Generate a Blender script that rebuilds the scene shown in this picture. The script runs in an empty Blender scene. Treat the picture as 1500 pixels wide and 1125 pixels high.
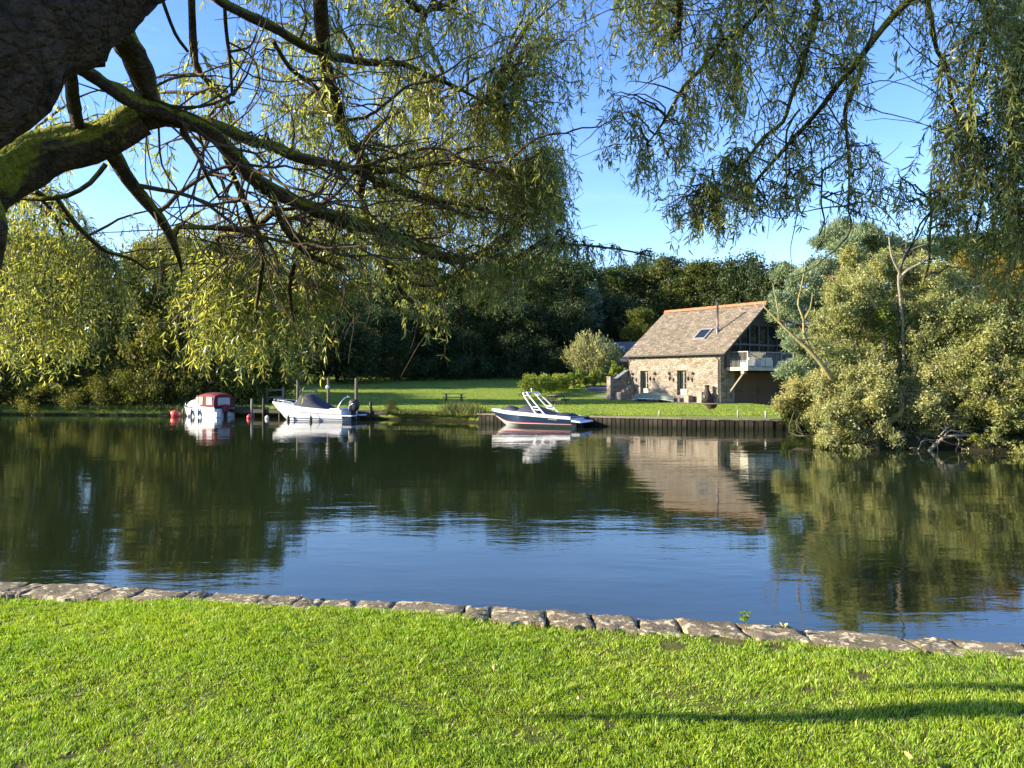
import bpy, math, random
import numpy as np
from mathutils import Vector, Matrix

random.seed(11)
RNG = np.random.default_rng(11)
scene = bpy.context.scene
COL = scene.collection
PI = math.pi
R = math.radians

# ------------------------------------------------------------------ camera model
F, HY, EYE, WATER = 1127.0, 555.0, 1.55, -1.1
def P(px, py, d):
    """point seen at photo pixel (px, py) at forward distance d"""
    return np.array([(px - 750) / F * d, d, EYE - (py - HY) / F * d])

SUN_EL, SUN_AZ = R(18.5), R(263)          # azimuth clockwise from +Y
SUN_DIR = Vector((math.cos(SUN_EL) * math.sin(SUN_AZ), math.cos(SUN_EL) * math.cos(SUN_AZ), math.sin(SUN_EL)))

# ------------------------------------------------------------------ object helpers
def tag(o, label=None, cat=None, group=None, kind=None):
    if label: o['label'] = label
    if cat: o['category'] = cat
    if group: o['group'] = group
    if kind: o['kind'] = kind
    return o

def empty(name, loc=(0, 0, 0), rz=0.0, label=None, cat=None, group=None):
    o = bpy.data.objects.new(name, None)
    o.empty_display_size = 0.2
    COL.objects.link(o)
    o.location = tuple(float(v) for v in loc)
    o.rotation_euler = (0, 0, rz)
    return tag(o, label, cat, group)

def link_mesh(name, me, mats, parent=None):
    if not isinstance(mats, (list, tuple)): mats = [mats]
    for m in mats: me.materials.append(m)
    o = bpy.data.objects.new(name, me)
    COL.objects.link(o)
    if parent is not None: o.parent = parent
    return o

def copy_tree(o, parent=None):
    c = o.copy(); COL.objects.link(c); c.parent = parent
    for ch in [x for x in COL.objects if x.parent == o]:
        copy_tree(ch, c)
    return c

class MB:
    """collects polygons, builds ONE mesh object"""
    def __init__(s):
        s.v, s.f, s.m, s.sm = [], [], [], []
    def add(s, verts, faces, mi=0, smooth=False):
        b = len(s.v)
        s.v += [tuple(float(c) for c in p) for p in verts]
        for f in faces:
            s.f.append([b + i for i in f]); s.m.append(mi); s.sm.append(smooth)
        return s
    def box(s, c, size, rz=0.0, mi=0, M=None):
        hx, hy, hz = (a / 2 for a in size)
        vs = [(-hx, -hy, -hz), (hx, -hy, -hz), (hx, hy, -hz), (-hx, hy, -hz), (-hx, -hy, hz), (hx, -hy, hz), (hx, hy, hz), (-hx, hy, hz)]
        m = (Matrix.Rotation(rz, 4, 'Z') if M is None else M)
        vs = [m @ Vector(p) + Vector(c) for p in vs]
        return s.add(vs, [(0, 3, 2, 1), (4, 5, 6, 7), (0, 1, 5, 4), (1, 2, 6, 5), (2, 3, 7, 6), (3, 0, 4, 7)], mi)
    def span(s, x0, x1, y0, y1, z0, z1, mi=0):
        return s.box(((x0 + x1) / 2, (y0 + y1) / 2, (z0 + z1) / 2), (x1 - x0, y1 - y0, z1 - z0), mi=mi)
    def bar(s, p0, p1, w, h, mi=0):
        p0, p1 = Vector(p0), Vector(p1)
        d = p1 - p0; L = d.length
        q = d.to_track_quat('X', 'Z').to_matrix().to_4x4()
        return s.box((p0 + p1) / 2, (L, w, h), M=q, mi=mi)
    def tube(s, pts, rad, n=8, mi=0, caps=True, smooth=True):
        pts = [Vector(tuple(float(c) for c in p)) for p in pts]
        if not hasattr(rad, '__len__'): rad = [rad] * len(pts)
        vs = []; up = None
        for i, p in enumerate(pts):
            t = (pts[min(i + 1, len(pts) - 1)] - pts[max(i - 1, 0)]).normalized()
            if up is None: up = Vector((0, 0, 1)) if abs(t.z) < 0.9 else Vector((1, 0, 0))
            a = t.cross(up).normalized(); b = a.cross(t).normalized(); up = b
            for k in range(n):
                an = 2 * PI * k / n
                vs.append(p + (a * math.cos(an) + b * math.sin(an)) * rad[i])
        fs = []
        for i in range(len(pts) - 1):
            for k in range(n):
                k2 = (k + 1) % n
                fs.append((i * n + k, i * n + k2, (i + 1) * n + k2, (i + 1) * n + k))
        s.add(vs, fs, mi, smooth)
        if caps:
            s.add(vs[:n], [tuple(range(n))[::-1]], mi); s.add(vs[-n:], [tuple(range(n))], mi)
        return s
    def lathe(s, prof, c=(0, 0, 0), n=20, mi=0, smooth=True):
        vs = [(c[0] + r * math.cos(2 * PI * k / n), c[1] + r * math.sin(2 * PI * k / n), c[2] + z) for r, z in prof for k in range(n)]
        fs = [(i * n + k, i * n + (k + 1) % n, (i + 1) * n + (k + 1) % n, (i + 1) * n + k) for i in range(len(prof) - 1) for k in range(n)]
        return s.add(vs, fs, mi, smooth)
    def loft(s, rings, mi=0, smooth=True, closed=False):
        n = len(rings[0]); vs = [p for r in rings for p in r]
        fs = []
        for i in range(len(rings) - 1):
            for k in range(n if closed else n - 1):
                k2 = (k + 1) % n
                fs.append((i * n + k, i * n + k2, (i + 1) * n + k2, (i + 1) * n + k))
        return s.add(vs, fs, mi, smooth)
    def prism(s, poly, axis, a0, a1, mi=0):
        """poly in the two other axes, extruded along axis from a0 to a1"""
        def pt(p, a):
            q = list(p); q.insert(axis, a); return tuple(q)
        n = len(poly)
        vs = [pt(p, a0) for p in poly] + [pt(p, a1) for p in poly]
        fs = [tuple(range(n))[::-1], tuple(range(n, 2 * n))] + [(k, (k + 1) % n, n + (k + 1) % n, n + k) for k in range(n)]
        return s.add(vs, fs, mi)
    def build(s, name, mats, parent=None, bevel=0.0, recalc=True):
        me = bpy.data.meshes.new(name)
        me.from_pydata(s.v, [], s.f)
        me.polygons.foreach_set('material_index', s.m)
        me.polygons.foreach_set('use_smooth', s.sm)
        if recalc:
            import bmesh
            bm = bmesh.new(); bm.from_mesh(me)
            bmesh.ops.recalc_face_normals(bm, faces=bm.faces)
            bm.to_mesh(me); bm.free()
        me.update()
        o = link_mesh(name, me, mats, parent)
        if bevel > 0:
            b = o.modifiers.new('bevel', 'BEVEL'); b.width = bevel; b.segments = 2; b.limit_method = 'ANGLE'; b.angle_limit = R(35)
        return o

def np_mesh(name, verts, tris, mats, parent=None, smooth=False, k=3):
    verts = np.ascontiguousarray(verts, dtype=np.float32).reshape(-1, 3)
    tris = np.ascontiguousarray(tris, dtype=np.int32).reshape(-1, k)
    me = bpy.data.meshes.new(name)
    me.vertices.add(len(verts)); me.vertices.foreach_set('co', verts.ravel())
    me.loops.add(tris.size); me.loops.foreach_set('vertex_index', tris.ravel())
    me.polygons.add(len(tris))
    me.polygons.foreach_set('loop_start', np.arange(0, tris.size, k, dtype=np.int32))
    me.polygons.foreach_set('loop_total', np.full(len(tris), k, dtype=np.int32))
    me.polygons.foreach_set('use_smooth', np.full(len(tris), smooth))
    me.update(calc_edges=True)
    return link_mesh(name, me, mats, parent)

def unit(a):
    return a / np.maximum(np.linalg.norm(a, axis=-1, keepdims=True), 1e-9)

def leaf_mesh(base, direc, length, width, rng, curl=0.25, fat=False):
    """lance-shaped leaves: 6 vertices, 4 triangles each"""
    n = len(base)
    d = unit(direc)
    r = unit(rng.normal(size=(n, 3)))
    side = unit(np.cross(d, r)); nor = np.cross(side, d)
    L = np.broadcast_to(length, (n,))[:, None]; W = np.broadcast_to(width, (n,))[:, None]
    cu = (rng.normal(size=(n, 1)) * curl) * L
    a, b = (0.3, 0.72) if not fat else (0.28, 0.7)
    wb = 0.75 if not fat else 0.9
    v = np.empty((n, 6, 3), dtype=np.float32)
    v[:, 0] = base
    v[:, 1] = base + d * L * a + side * W / 2 + nor * cu * 0.25
    v[:, 2] = base + d * L * a - side * W / 2 + nor * cu * 0.25
    v[:, 3] = base + d * L * b + side * W / 2 * wb + nor * cu * 0.1
    v[:, 4] = base + d * L * b - side * W / 2 * wb + nor * cu * 0.1
    v[:, 5] = base + d * L - nor * cu * 0.4
    t = np.array([[0, 1, 2], [1, 3, 4], [1, 4, 2], [3, 5, 4]])
    f = (np.arange(n)[:, None, None] * 6 + t[None]).reshape(-1, 3)
    return v.reshape(-1, 3), f

def quad_leaves(c, nrm, size, rng, aspect=0.62):
    """small diamond leaf clumps for distant crowns: one quad each"""
    n = len(c)
    nrm = unit(nrm); r = unit(rng.normal(size=(n, 3)))
    a = unit(np.cross(nrm, r)); b = np.cross(nrm, a)
    s = np.broadcast_to(size, (n,))[:, None]
    k = s * 0.14 * rng.normal(size=(n, 1))
    v = np.stack([c - a * s / 2, c + b * s * aspect / 2 + nrm * k, c + a * s / 2, c - b * s * aspect / 2 + nrm * k], 1)
    return v.reshape(-1, 3), np.arange(n * 4).reshape(-1, 4)

def catmull(pts, rad, step):
    pts = np.asarray(pts, float); rad = np.asarray(rad, float)
    out, ro = [], []
    n = len(pts)
    for i in range(n - 1):
        p0, p1, p2, p3 = pts[max(i - 1, 0)], pts[i], pts[i + 1], pts[min(i + 2, n - 1)]
        m = max(2, int(np.linalg.norm(p2 - p1) / step))
        for j in range(m):
            t = j / m
            out.append(0.5 * ((2 * p1) + (-p0 + p2) * t + (2 * p0 - 5 * p1 + 4 * p2 - p3) * t * t + (-p0 + 3 * p1 - 3 * p2 + p3) * t ** 3))
            ro.append(rad[i] * (1 - t) + rad[i + 1] * t)
    out.append(pts[-1]); ro.append(rad[-1])
    return np.array(out), np.array(ro)

def limb_into(mb, pts, rad, step=0.1, n=10, rough=0.08, wander=0.0, rng=RNG, ridge=0.0):
    p, r = catmull(pts, rad, step)
    if wander: p[1:-1] += rng.normal(size=(len(p) - 2, 3)) * wander
    N = len(p)
    rings = []
    up = np.array([0, 0, 1.0])
    ph = rng.uniform(0, 6.28, 4)
    for i in range(N):
        t = p[min(i + 1, N - 1)] - p[max(i - 1, 0)]; t = t / max(np.linalg.norm(t), 1e-9)
        if i == 0 and abs(t[2]) > 0.9: up = np.array([1.0, 0, 0])
        a = np.cross(t, up); a /= max(np.linalg.norm(a), 1e-9); b = np.cross(a, t); up = b
        an = 2 * PI * np.arange(n) / n
        rr = r[i] * (1 + rough * (np.sin(2 * an + ph[0] + i * 0.35) + 0.7 * np.sin(3 * an + ph[1] - i * 0.5) + 0.5 * np.sin(5 * an + ph[2] + i * 0.2) + 0.6 * math.sin(i * 0.8 + ph[3])) + rng.normal(size=n) * rough * 0.5)
        if ridge:
            tw = an * 1.0 + 0.35 * math.sin(i * 0.06 + ph[0])
            q1 = np.abs(np.sin(tw * 6.5 + 1.3 * np.sin(tw * 2 + i * 0.11 + ph[1]) + 0.8 * math.sin(i * 0.19)))
            q2 = np.abs(np.sin(tw * 11 + 1.7 * np.sin(tw * 3 - i * 0.17 + ph[2]) + 1.1 * math.sin(i * 0.31 + ph[3])))
            rr = rr + r[i] * ridge * (q1 ** 0.6 - 0.6 + 0.5 * (q2 ** 0.7 - 0.6)) + rng.normal(size=n) * r[i] * ridge * 0.12
        rings.append([tuple(p[i] + (a * math.cos(x) + b * math.sin(x)) * q) for x, q in zip(an, rr)])
    mb.loft(rings, smooth=True, closed=True)
    mb.add(rings[-1], [tuple(range(n))]); mb.add(rings[0], [tuple(range(n))[::-1]])
    return p

# ------------------------------------------------------------------ materials
def newmat(name):
    m = bpy.data.materials.new(name); m.use_nodes = True
    nt = m.node_tree; nt.nodes.clear()
    out = nt.nodes.new('ShaderNodeOutputMaterial')
    return m, nt, out

class G:
    """tiny node-graph helper"""
    def __init__(s, nt): s.nt = nt
    def n(s, typ, **kw):
        nd = s.nt.nodes.new(typ)
        for k, v in kw.items():
            if k.startswith('i_'):
                key = k[2:].replace('_', ' ')
                nd.inputs[key].default_value = v
            else: setattr(nd, k, v)
        return nd
    def l(s, a, b): s.nt.links.new(a, b)
    def obj(s): return s.n('ShaderNodeTexCoord').outputs['Object']
    def world(s): return s.n('ShaderNodeNewGeometry').outputs['Position']
    def mapping(s, vec, scale=(1, 1, 1), rot=(0, 0, 0)):
        m = s.n('ShaderNodeMapping'); m.inputs['Scale'].default_value = scale; m.inputs['Rotation'].default_value = rot
        s.l(vec, m.inputs['Vector']); return m.outputs['Vector']
    def noise(s, vec, scale, detail=4.0, rough=0.55, dist=0.0):
        nd = s.n('ShaderNodeTexNoise'); nd.inputs['Scale'].default_value = scale; nd.inputs['Detail'].default_value = detail
        nd.inputs['Roughness'].default_value = rough; nd.inputs['Distortion'].default_value = dist
        if vec is not None: s.l(vec, nd.inputs['Vector'])
        return nd.outputs['Fac']
    def voro(s, vec, scale, feature='F1', out='Distance', rnd=1.0):
        nd = s.n('ShaderNodeTexVoronoi', feature=feature); nd.inputs['Scale'].default_value = scale; nd.inputs['Randomness'].default_value = rnd
        s.l(vec, nd.inputs['Vector']); return nd.outputs[out]
    def ramp(s, fac, stops, interp='LINEAR'):
        nd = s.n('ShaderNodeValToRGB'); cr = nd.color_ramp; cr.interpolation = interp
        while len(cr.elements) > 1: cr.elements.remove(cr.elements[-1])
        for i, (p, c) in enumerate(stops):
            e = cr.elements[0] if i == 0 else cr.elements.new(p)
            e.position = p; e.color = (c[0], c[1], c[2], 1) if hasattr(c, '__len__') else (c, c, c, 1)
        s.l(fac, nd.inputs['Fac']); return nd.outputs['Color']
    def mix(s, fac, a, b, blend='MIX'):
        nd = s.n('ShaderNodeMix', data_type='RGBA', blend_type=blend)
        for inp, v in ((nd.inputs[0], fac), (nd.inputs[6], a), (nd.inputs[7], b)):
            if hasattr(v, 'is_linked') or isinstance(v, bpy.types.NodeSocket): s.l(v, inp)
            elif hasattr(v, '__len__'): inp.default_value = (v[0], v[1], v[2], 1)
            else: inp.default_value = v
        return nd.outputs[2]
    def math(s, op, a, b=None, clamp=False):
        nd = s.n('ShaderNodeMath', operation=op, use_clamp=clamp)
        for inp, v in ((nd.inputs[0], a), (nd.inputs[1], b)):
            if v is None: continue
            if isinstance(v, bpy.types.NodeSocket): s.l(v, inp)
            else: inp.default_value = v
        return nd.outputs[0]
    def bump(s, h, strength=0.5, dist=0.02):
        nd = s.n('ShaderNodeBump'); nd.inputs['Strength'].default_value = strength; nd.inputs['Distance'].default_value = dist
        s.l(h, nd.inputs['Height']); return nd.outputs['Normal']
    def bsdf(s, out, color, rough=0.7, spec=0.3, normal=None, metal=0.0, **kw):
        b = s.n('ShaderNodeBsdfPrincipled')
        if isinstance(color, bpy.types.NodeSocket): s.l(color, b.inputs['Base Color'])
        else: b.inputs['Base Color'].default_value = (color[0], color[1], color[2], 1)
        if isinstance(rough, bpy.types.NodeSocket): s.l(rough, b.inputs['Roughness'])
        else: b.inputs['Roughness'].default_value = rough
        b.inputs['Specular IOR Level'].default_value = spec; b.inputs['Metallic'].default_value = metal
        for k, v in kw.items(): b.inputs[k.replace('_', ' ')].default_value = v
        if normal is not None: s.l(normal, b.inputs['Normal'])
        if out is not None: s.l(b.outputs[0], out.inputs['Surface'])
        return b

def plain(name, color, rough=0.5, spec=0.4, metal=0.0, grime=0.15, scale=6.0, bump=0.0):
    m, nt, out = newmat(name); g = G(nt)
    v = g.obj()
    f = g.noise(v, scale, 5, 0.6)
    dark = tuple(c * (1 - 2 * grime) for c in color); lite = tuple(min(1, c * (1 + grime)) for c in color)
    c = g.ramp(f, [(0.3, dark), (0.7, lite)])
    nrm = g.bump(g.noise(v, scale * 6, 4), bump, 0.01) if bump else None
    g.bsdf(out, c, rough, spec, nrm, metal)
    return m

def leaf_mat(name, cols, trans=0.4, tcol=(1.25, 1.3, 0.6), spec=0.25, rough=0.5, nscale=0.6, objcol=True):
    """cols: dark -> light leaf colours picked per leaf; slow noise drifts hue over the crown"""
    m, nt, out = newmat(name); g = G(nt)
    geo = g.n('ShaderNodeNewGeometry')
    c = g.ramp(geo.outputs['Random Per Island'], [(i / max(1, len(cols) - 1), k) for i, k in enumerate(cols)])
    nz = g.noise(g.obj(), nscale, 2, 0.5)
    c = g.mix(1.0, c, g.ramp(nz, [(0.3, (0.78, 0.84, 0.85)), (0.7, (1.22, 1.14, 1.0))]), 'MULTIPLY')
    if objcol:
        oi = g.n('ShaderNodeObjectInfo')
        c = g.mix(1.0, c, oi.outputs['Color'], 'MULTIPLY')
    b = g.bsdf(None, c, rough, spec)
    t = g.n('ShaderNodeBsdfTranslucent')
    g.l(g.mix(1.0, c, tcol, 'MULTIPLY'), t.inputs['Color'])
    mx = g.n('ShaderNodeMixShader'); mx.inputs[0].default_value = trans
    g.l(b.outputs[0], mx.inputs[1]); g.l(t.outputs[0], mx.inputs[2]); g.l(mx.outputs[0], out.inputs['Surface'])
    return m

def bark_mat(name, dark, light, moss=None, moss_amt=0.5, scale=9.0, bump=0.9, dist=0.03):
    m, nt, out = newmat(name); g = G(nt)
    v = g.obj()
    n1 = g.noise(v, scale, 8, 0.65, 0.6)
    n2 = g.voro(g.mapping(v, (1, 1, 1)), scale * 2.2, 'DISTANCE_TO_EDGE')
    h = g.math('ADD', n1, g.math('MULTIPLY', g.math('MINIMUM', n2, 0.25), 1.2))
    c = g.ramp(n1, [(0.32, dark), (0.68, light)])
    if moss:
        geo = g.n('ShaderNodeNewGeometry')
        sep = g.n('ShaderNodeSeparateXYZ'); g.l(geo.outputs['Normal'], sep.inputs[0])
        mz = g.math('ADD', g.math('MULTIPLY', sep.outputs[2], 0.55), g.math('MULTIPLY', g.noise(v, scale * 0.35, 5, 0.7), 1.5))
        f = g.ramp(mz, [(1.05 - moss_amt * 0.5, 0.0), (1.25 - moss_amt * 0.5, 1.0)])
        mc = g.ramp(g.noise(v, scale * 5, 4), [(0.3, tuple(k * 0.45 for k in moss)), (0.7, moss)])
        c = g.mix(f, c, mc)
        h = g.math('ADD', h, g.math('MULTIPLY', g.noise(v, scale * 7, 3), 0.5))
    g.bsdf(out, c, 0.9, 0.15, g.bump(h, bump, dist))
    return m
# ------------------------------------------------------------------ camera, sun, sky
cam_d = bpy.data.cameras.new('camera'); cam = bpy.data.objects.new('camera', cam_d); COL.objects.link(cam)
cam_d.sensor_width = 36.0; cam_d.lens = 36.0 * F / 1500.0; cam_d.shift_y = -7.5 / 1500.0
cam_d.clip_start = 0.05; cam_d.clip_end = 3000
cam.location = (0, 0, EYE); cam.rotation_euler = (PI / 2, 0, 0)
scene.camera = cam

sd = bpy.data.lights.new('sun', 'SUN'); sun = bpy.data.objects.new('sun', sd); COL.objects.link(sun)
sd.energy = 5.0; sd.angle = R(0.5); sd.color = (1.0, 0.86, 0.64)
sun.rotation_euler = SUN_DIR.to_track_quat('Z', 'Y').to_euler()
sun.location = (-30, -10, 30)

w = bpy.data.worlds.new('World'); scene.world = w; w.use_nodes = True
wn = w.node_tree; wn.nodes.clear(); g = G(wn)
sky = g.n('ShaderNodeTexSky', sky_type='NISHITA', sun_disc=False, sun_elevation=SUN_EL, sun_rotation=SUN_AZ,
          air_density=1.0, dust_density=0.35, ozone_density=2.6, altitude=50)
# a few faint high cirrus wisps, as in the photograph
tc = g.n('ShaderNodeTexCoord')
mp = g.mapping(tc.outputs['Generated'], (1.6, 1.6, 9.0), (0.0, 0.12, 0.4))
cf = g.ramp(g.noise(mp, 2.3, 6, 0.6, 0.5), [(0.52, 0.0), (0.80, 0.05)])
hs = g.n('ShaderNodeHueSaturation'); hs.inputs['Saturation'].default_value = 1.22; hs.inputs['Hue'].default_value = 0.519; hs.inputs['Value'].default_value = 1.0
g.l(sky.outputs[0], hs.inputs['Color'])
skyc = g.mix(cf, hs.outputs[0], (6.5, 7.6, 8.6))
bg = g.n('ShaderNodeBackground'); bg.inputs['Strength'].default_value = 0.122
g.l(skyc, bg.inputs['Color'])
wo = g.n('ShaderNodeOutputWorld'); g.l(bg.outputs[0], wo.inputs['Surface'])

vs = scene.view_settings
vs.view_transform = 'Standard'; vs.look = 'None'; vs.exposure = 1.8; vs.gamma = 1.0; vs.use_curve_mapping = False
scene.cycles.max_bounces = 8; scene.cycles.diffuse_bounces = 3; scene.cycles.glossy_bounces = 4
scene.cycles.transmission_bounces = 4; scene.cycles.transparent_max_bounces = 6
scene.cycles.caustics_reflective = False; scene.cycles.caustics_refractive = False
scene.cycles.use_denoising = True

# ------------------------------------------------------------------ terrain
SH_X = np.array([-400, -70, -38, -24, -16.5, -8.4, -5.6, -3.0, -2.0, 3.8, 9.1, 13.4, 17.0, 20.0, 60, 400.])
SH_Y = np.array([64, 60, 57.0, 55.2, 53.4, 50.2, 49.3, 47.8, 46.0, 43.3, 40.9, 39.8, 39.6, 39.6, 39.6, 39.6])
LY = np.array([-50, 40, 46, 56, 65, 75, 92, 105, 140, 200, 260, 400, 900.])
LZ = np.array([-.60, -.60, -.54, -.44, -.33, .28, 1.62, 2.8, 8.0, 17, 19, 20, 26])

def smooth(a, b, t):
    t = np.clip((t - a) / (b - a), 0, 1); return t * t * (3 - 2 * t)

def wall_y(x):
    """outer (water) edge of the near river wall"""
    return np.interp(x, [-60, -12, -3.97, 0, 3.03, 12, 60], [15.5, 7.2, 5.96, 5.26, 4.56, 2.2, -11])

def ground(x, y):
    x = np.asarray(x, float); y = np.asarray(y, float)
    ys = np.interp(x, SH_X, SH_Y)
    t = y - ys
    land = np.interp(y, LY, LZ) + 0.1 * np.sin(x * 0.13 + y * 0.07) * smooth(4, 14, t)
    land = land - 0.95 * smooth(18.5, 22.5, x) * smooth(41, 46, y) * (1 - smooth(66, 72, y))
    wooded = smooth(92, 130, y)
    land = land + wooded * (2.5 * np.sin(x * 0.021 + 0.6) + 1.2 * np.sin(x * 0.06 + y * 0.03))
    # right bank, a point of land nearer the camera
    jag = 0.35 * np.sin(x * 1.3) + 0.25 * np.sin(x * 3.1 + 1)
    tr = np.minimum(x - (np.maximum(11.9, 0.425 * y) + 0.3 * np.sin(y * 1.1)), np.minimum(y - (28.9 - 0.2 * np.clip(x - 12, 0, 40) + jag), np.maximum(37.2 - y, x - 19.5)))
    bed = -2.3
    piled = ((x > -2.0) & (x < 20.5))
    a = smooth(np.where(piled, 0.25, -0.7), np.where(piled, 0.3, 0.5), t)
    h = bed * (1 - a) + land * a
    b = smooth(-0.6, 0.7, tr)
    h = np.maximum(h, bed * (1 - b) + (-0.6 + 0.25 * smooth(0, 5, tr)) * b)
    # near bank under the lawn
    n = smooth(-0.2, 0.0, (wall_y(x) - 0.45) - y)
    return np.maximum(h, bed * (1 - n) + -0.12 * n)

xs = np.unique(np.concatenate([np.linspace(-420, -60, 37), np.linspace(-60, 45, 211), np.linspace(45, 420, 38)]))
yy = np.unique(np.concatenate([np.linspace(-60, 0, 13), np.linspace(0, 26, 27), np.linspace(26, 70, 177), np.linspace(70, 150, 81), np.linspace(150, 900, 46)]))
X, Y = np.meshgrid(xs, yy)
Z = ground(X, Y)
nx, ny = len(xs), len(yy)
idx = np.arange(nx * ny).reshape(ny, nx)
quads = np.stack([idx[:-1, :-1], idx[:-1, 1:], idx[1:, 1:], idx[1:, :-1]], -1).reshape(-1, 4)

def lawn_mat(name):
    m, nt, out = newmat(name); g = G(nt)
    v = g.world()
    n1 = g.noise(v, 0.35, 4, 0.6); n2 = g.noise(v, 26.0, 3, 0.7); n3 = g.noise(v, 4.0, 5, 0.65)
    c = g.ramp(n1, [(0.3, (0.15, 0.23, 0.03)), (0.7, (0.21, 0.30, 0.042))])
    c = g.mix(g.ramp(n2, [(0.35, 0.0), (0.75, 0.75)]), c, (0.19, 0.24, 0.05))
    c = g.mix(g.ramp(n3, [(0.5, 0.0), (0.8, 0.5)]), c, (0.055, 0.09, 0.018))
    sep = g.n('ShaderNodeSeparateXYZ'); g.l(v, sep.inputs[0])
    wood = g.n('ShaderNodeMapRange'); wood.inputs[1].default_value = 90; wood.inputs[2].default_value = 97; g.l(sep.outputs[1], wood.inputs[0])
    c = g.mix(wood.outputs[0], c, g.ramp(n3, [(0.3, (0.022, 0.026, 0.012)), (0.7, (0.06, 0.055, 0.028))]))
    rb = g.n('ShaderNodeMapRange'); rb.inputs[1].default_value = 39; rb.inputs[2].default_value = 37.5; g.l(sep.outputs[1], rb.inputs[0])
    c_ = g.ramp(n3, [(0.3, (0.03, 0.032, 0.015)), (0.7, (0.06, 0.06, 0.025))])
    c = g.mix(rb.outputs[0], c, c_)
    low = g.n('ShaderNodeMapRange'); low.inputs[1].default_value = -0.86; low.inputs[2].default_value = -1.0; g.l(sep.outputs[2], low.inputs[0])
    c = g.mix(low.outputs[0], c, (0.022, 0.02, 0.011))
    h = g.math('ADD', g.noise(v, 9.0, 6, 0.75), g.math('MULTIPLY', n2, 1.0))
    g.bsdf(out, c, 0.9, 0.15, g.bump(h, 0.8, 0.16))
    return m
M_lawn = lawn_mat('far_lawn')
tag(np_mesh('terrain', np.stack([X, Y, Z], -1), quads, M_lawn, smooth=True, k=4), kind='structure')

# driveway of dark gravel behind the hedge, draped on the lawn
def drape(name, poly_rows, mat, off=0.03):
    rows = np.array(poly_rows, float)
    V = np.concatenate([rows, (ground(rows[..., 0], rows[..., 1]) + off)[..., None]], -1)
    a, b = rows.shape[:2]; ii = np.arange(a * b).reshape(a, b)
    q = np.stack([ii[:-1, :-1], ii[:-1, 1:], ii[1:, 1:], ii[1:, :-1]], -1).reshape(-1, 4)
    return tag(np_mesh(name, V, q, mat, k=4, smooth=True), kind='structure')
m, nt, out = newmat('gravel'); g = G(nt)
v = g.world(); f = g.voro(v, 22, 'F1', 'Color')
g.bsdf(out, g.mix(1.0, g.ramp(f, [(0.2, (0.05, 0.05, 0.055)), (0.8, (0.13, 0.125, 0.125))]), (1, 1, 1), 'MULTIPLY'), 0.9, 0.2, g.bump(g.voro(v, 22), 0.8, 0.03))
drape('driveway', [[(7.6 + (10.6 - 7.6) * 0 + i * (0.62 + 0.06 * j), 75.0 - i * 0.75 + j * 0.9) for i in range(7)] for j in range(9)], m, 0.05)
m, nt, out = newmat('paving'); g = G(nt)
v = g.world()
g.bsdf(out, g.ramp(g.noise(v, 3, 5), [(0.3, (0.16, 0.145, 0.125)), (0.7, (0.3, 0.27, 0.235))]), 0.85, 0.2, g.bump(g.noise(v, 12), 0.4, 0.02))
M_paving = m

# ------------------------------------------------------------------ river
m, nt, out = newmat('river_water'); g = G(nt)
v = g.world()
rip1 = g.noise(g.mapping(v, (0.75, 2.0, 1), (0, 0, 0.15)), 1.15, 3, 0.5, 0.4)
rip2 = g.noise(g.mapping(v, (1.0, 2.4, 1), (0, 0, -0.25)), 4.2, 3, 0.5, 0.3)
rip3 = g.noise(g.mapping(v, (0.35, 1.0, 1), (0, 0, 0.05)), 0.45, 2, 0.5)
calm = g.ramp(g.noise(g.mapping(v, (0.5, 1.6, 1)), 0.16, 3, 0.6), [(0.38, 0.35), (0.66, 1.0)])
h = g.math('ADD', g.math('MULTIPLY', rip1, 0.030), g.math('ADD', g.math('MULTIPLY', rip2, 0.0065), g.math('MULTIPLY', rip3, 0.045)))
h = g.math('MULTIPLY', h, calm)
bmp = g.n('ShaderNodeBump'); bmp.inputs['Strength'].default_value = 0.42; bmp.inputs['Distance'].default_value = 0.55
g.l(h, bmp.inputs['Height'])
b = g.bsdf(out, (0.012, 0.019, 0.007), 0.02, 0.5, bmp.outputs[0])
b.inputs['IOR'].default_value = 1.47
M_water = m
nwx = np.linspace(-420, 420, 61); nwy = np.linspace(-40, 75, 31)
WX, WY = np.meshgrid(nwx, nwy); ii = np.arange(WX.size).reshape(WX.shape)
tag(np_mesh('river', np.stack([WX, WY, np.full_like(WX, WATER)], -1),
            np.stack([ii[:-1, :-1], ii[:-1, 1:], ii[1:, 1:], ii[1:, :-1]], -1).reshape(-1, 4), m, k=4), kind='structure')

# ------------------------------------------------------------------ near lawn
def lawn_h(x, y):
    return 0.018 * np.sin(x * 1.7 + y * 0.9) + 0.014 * np.sin(x * 0.6 - y * 2.3 + 1) + 0.010 * np.sin(x * 4.1 + y * 3.3) - 0.02
lx = np.unique(np.concatenate([np.linspace(-60, -7, 40), np.linspace(-7, 7, 141), np.linspace(7, 60, 40)]))
ly = np.concatenate([np.linspace(0, 0.35, 20) ** 1.0, np.linspace(0.38, 1.0, 12)])
LXg, Tg = np.meshgrid(lx, ly)
inner = wall_y(LXg) - 0.28
LYg = inner - Tg * 32
LZg = lawn_h(LXg, LYg)
ii = np.arange(LXg.size).reshape(LXg.shape)
m, nt, out = newmat('turf_soil'); g = G(nt)
v = g.world()
c = g.ramp(g.noise(v, 14, 5, 0.7), [(0.3, (0.05, 0.055, 0.018)), (0.55, (0.10, 0.105, 0.03)), (0.8, (0.17, 0.15, 0.055))])
g.bsdf(out, c, 0.95, 0.1, g.bump(g.noise(v, 60, 4, 0.7), 0.8, 0.02))
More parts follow.
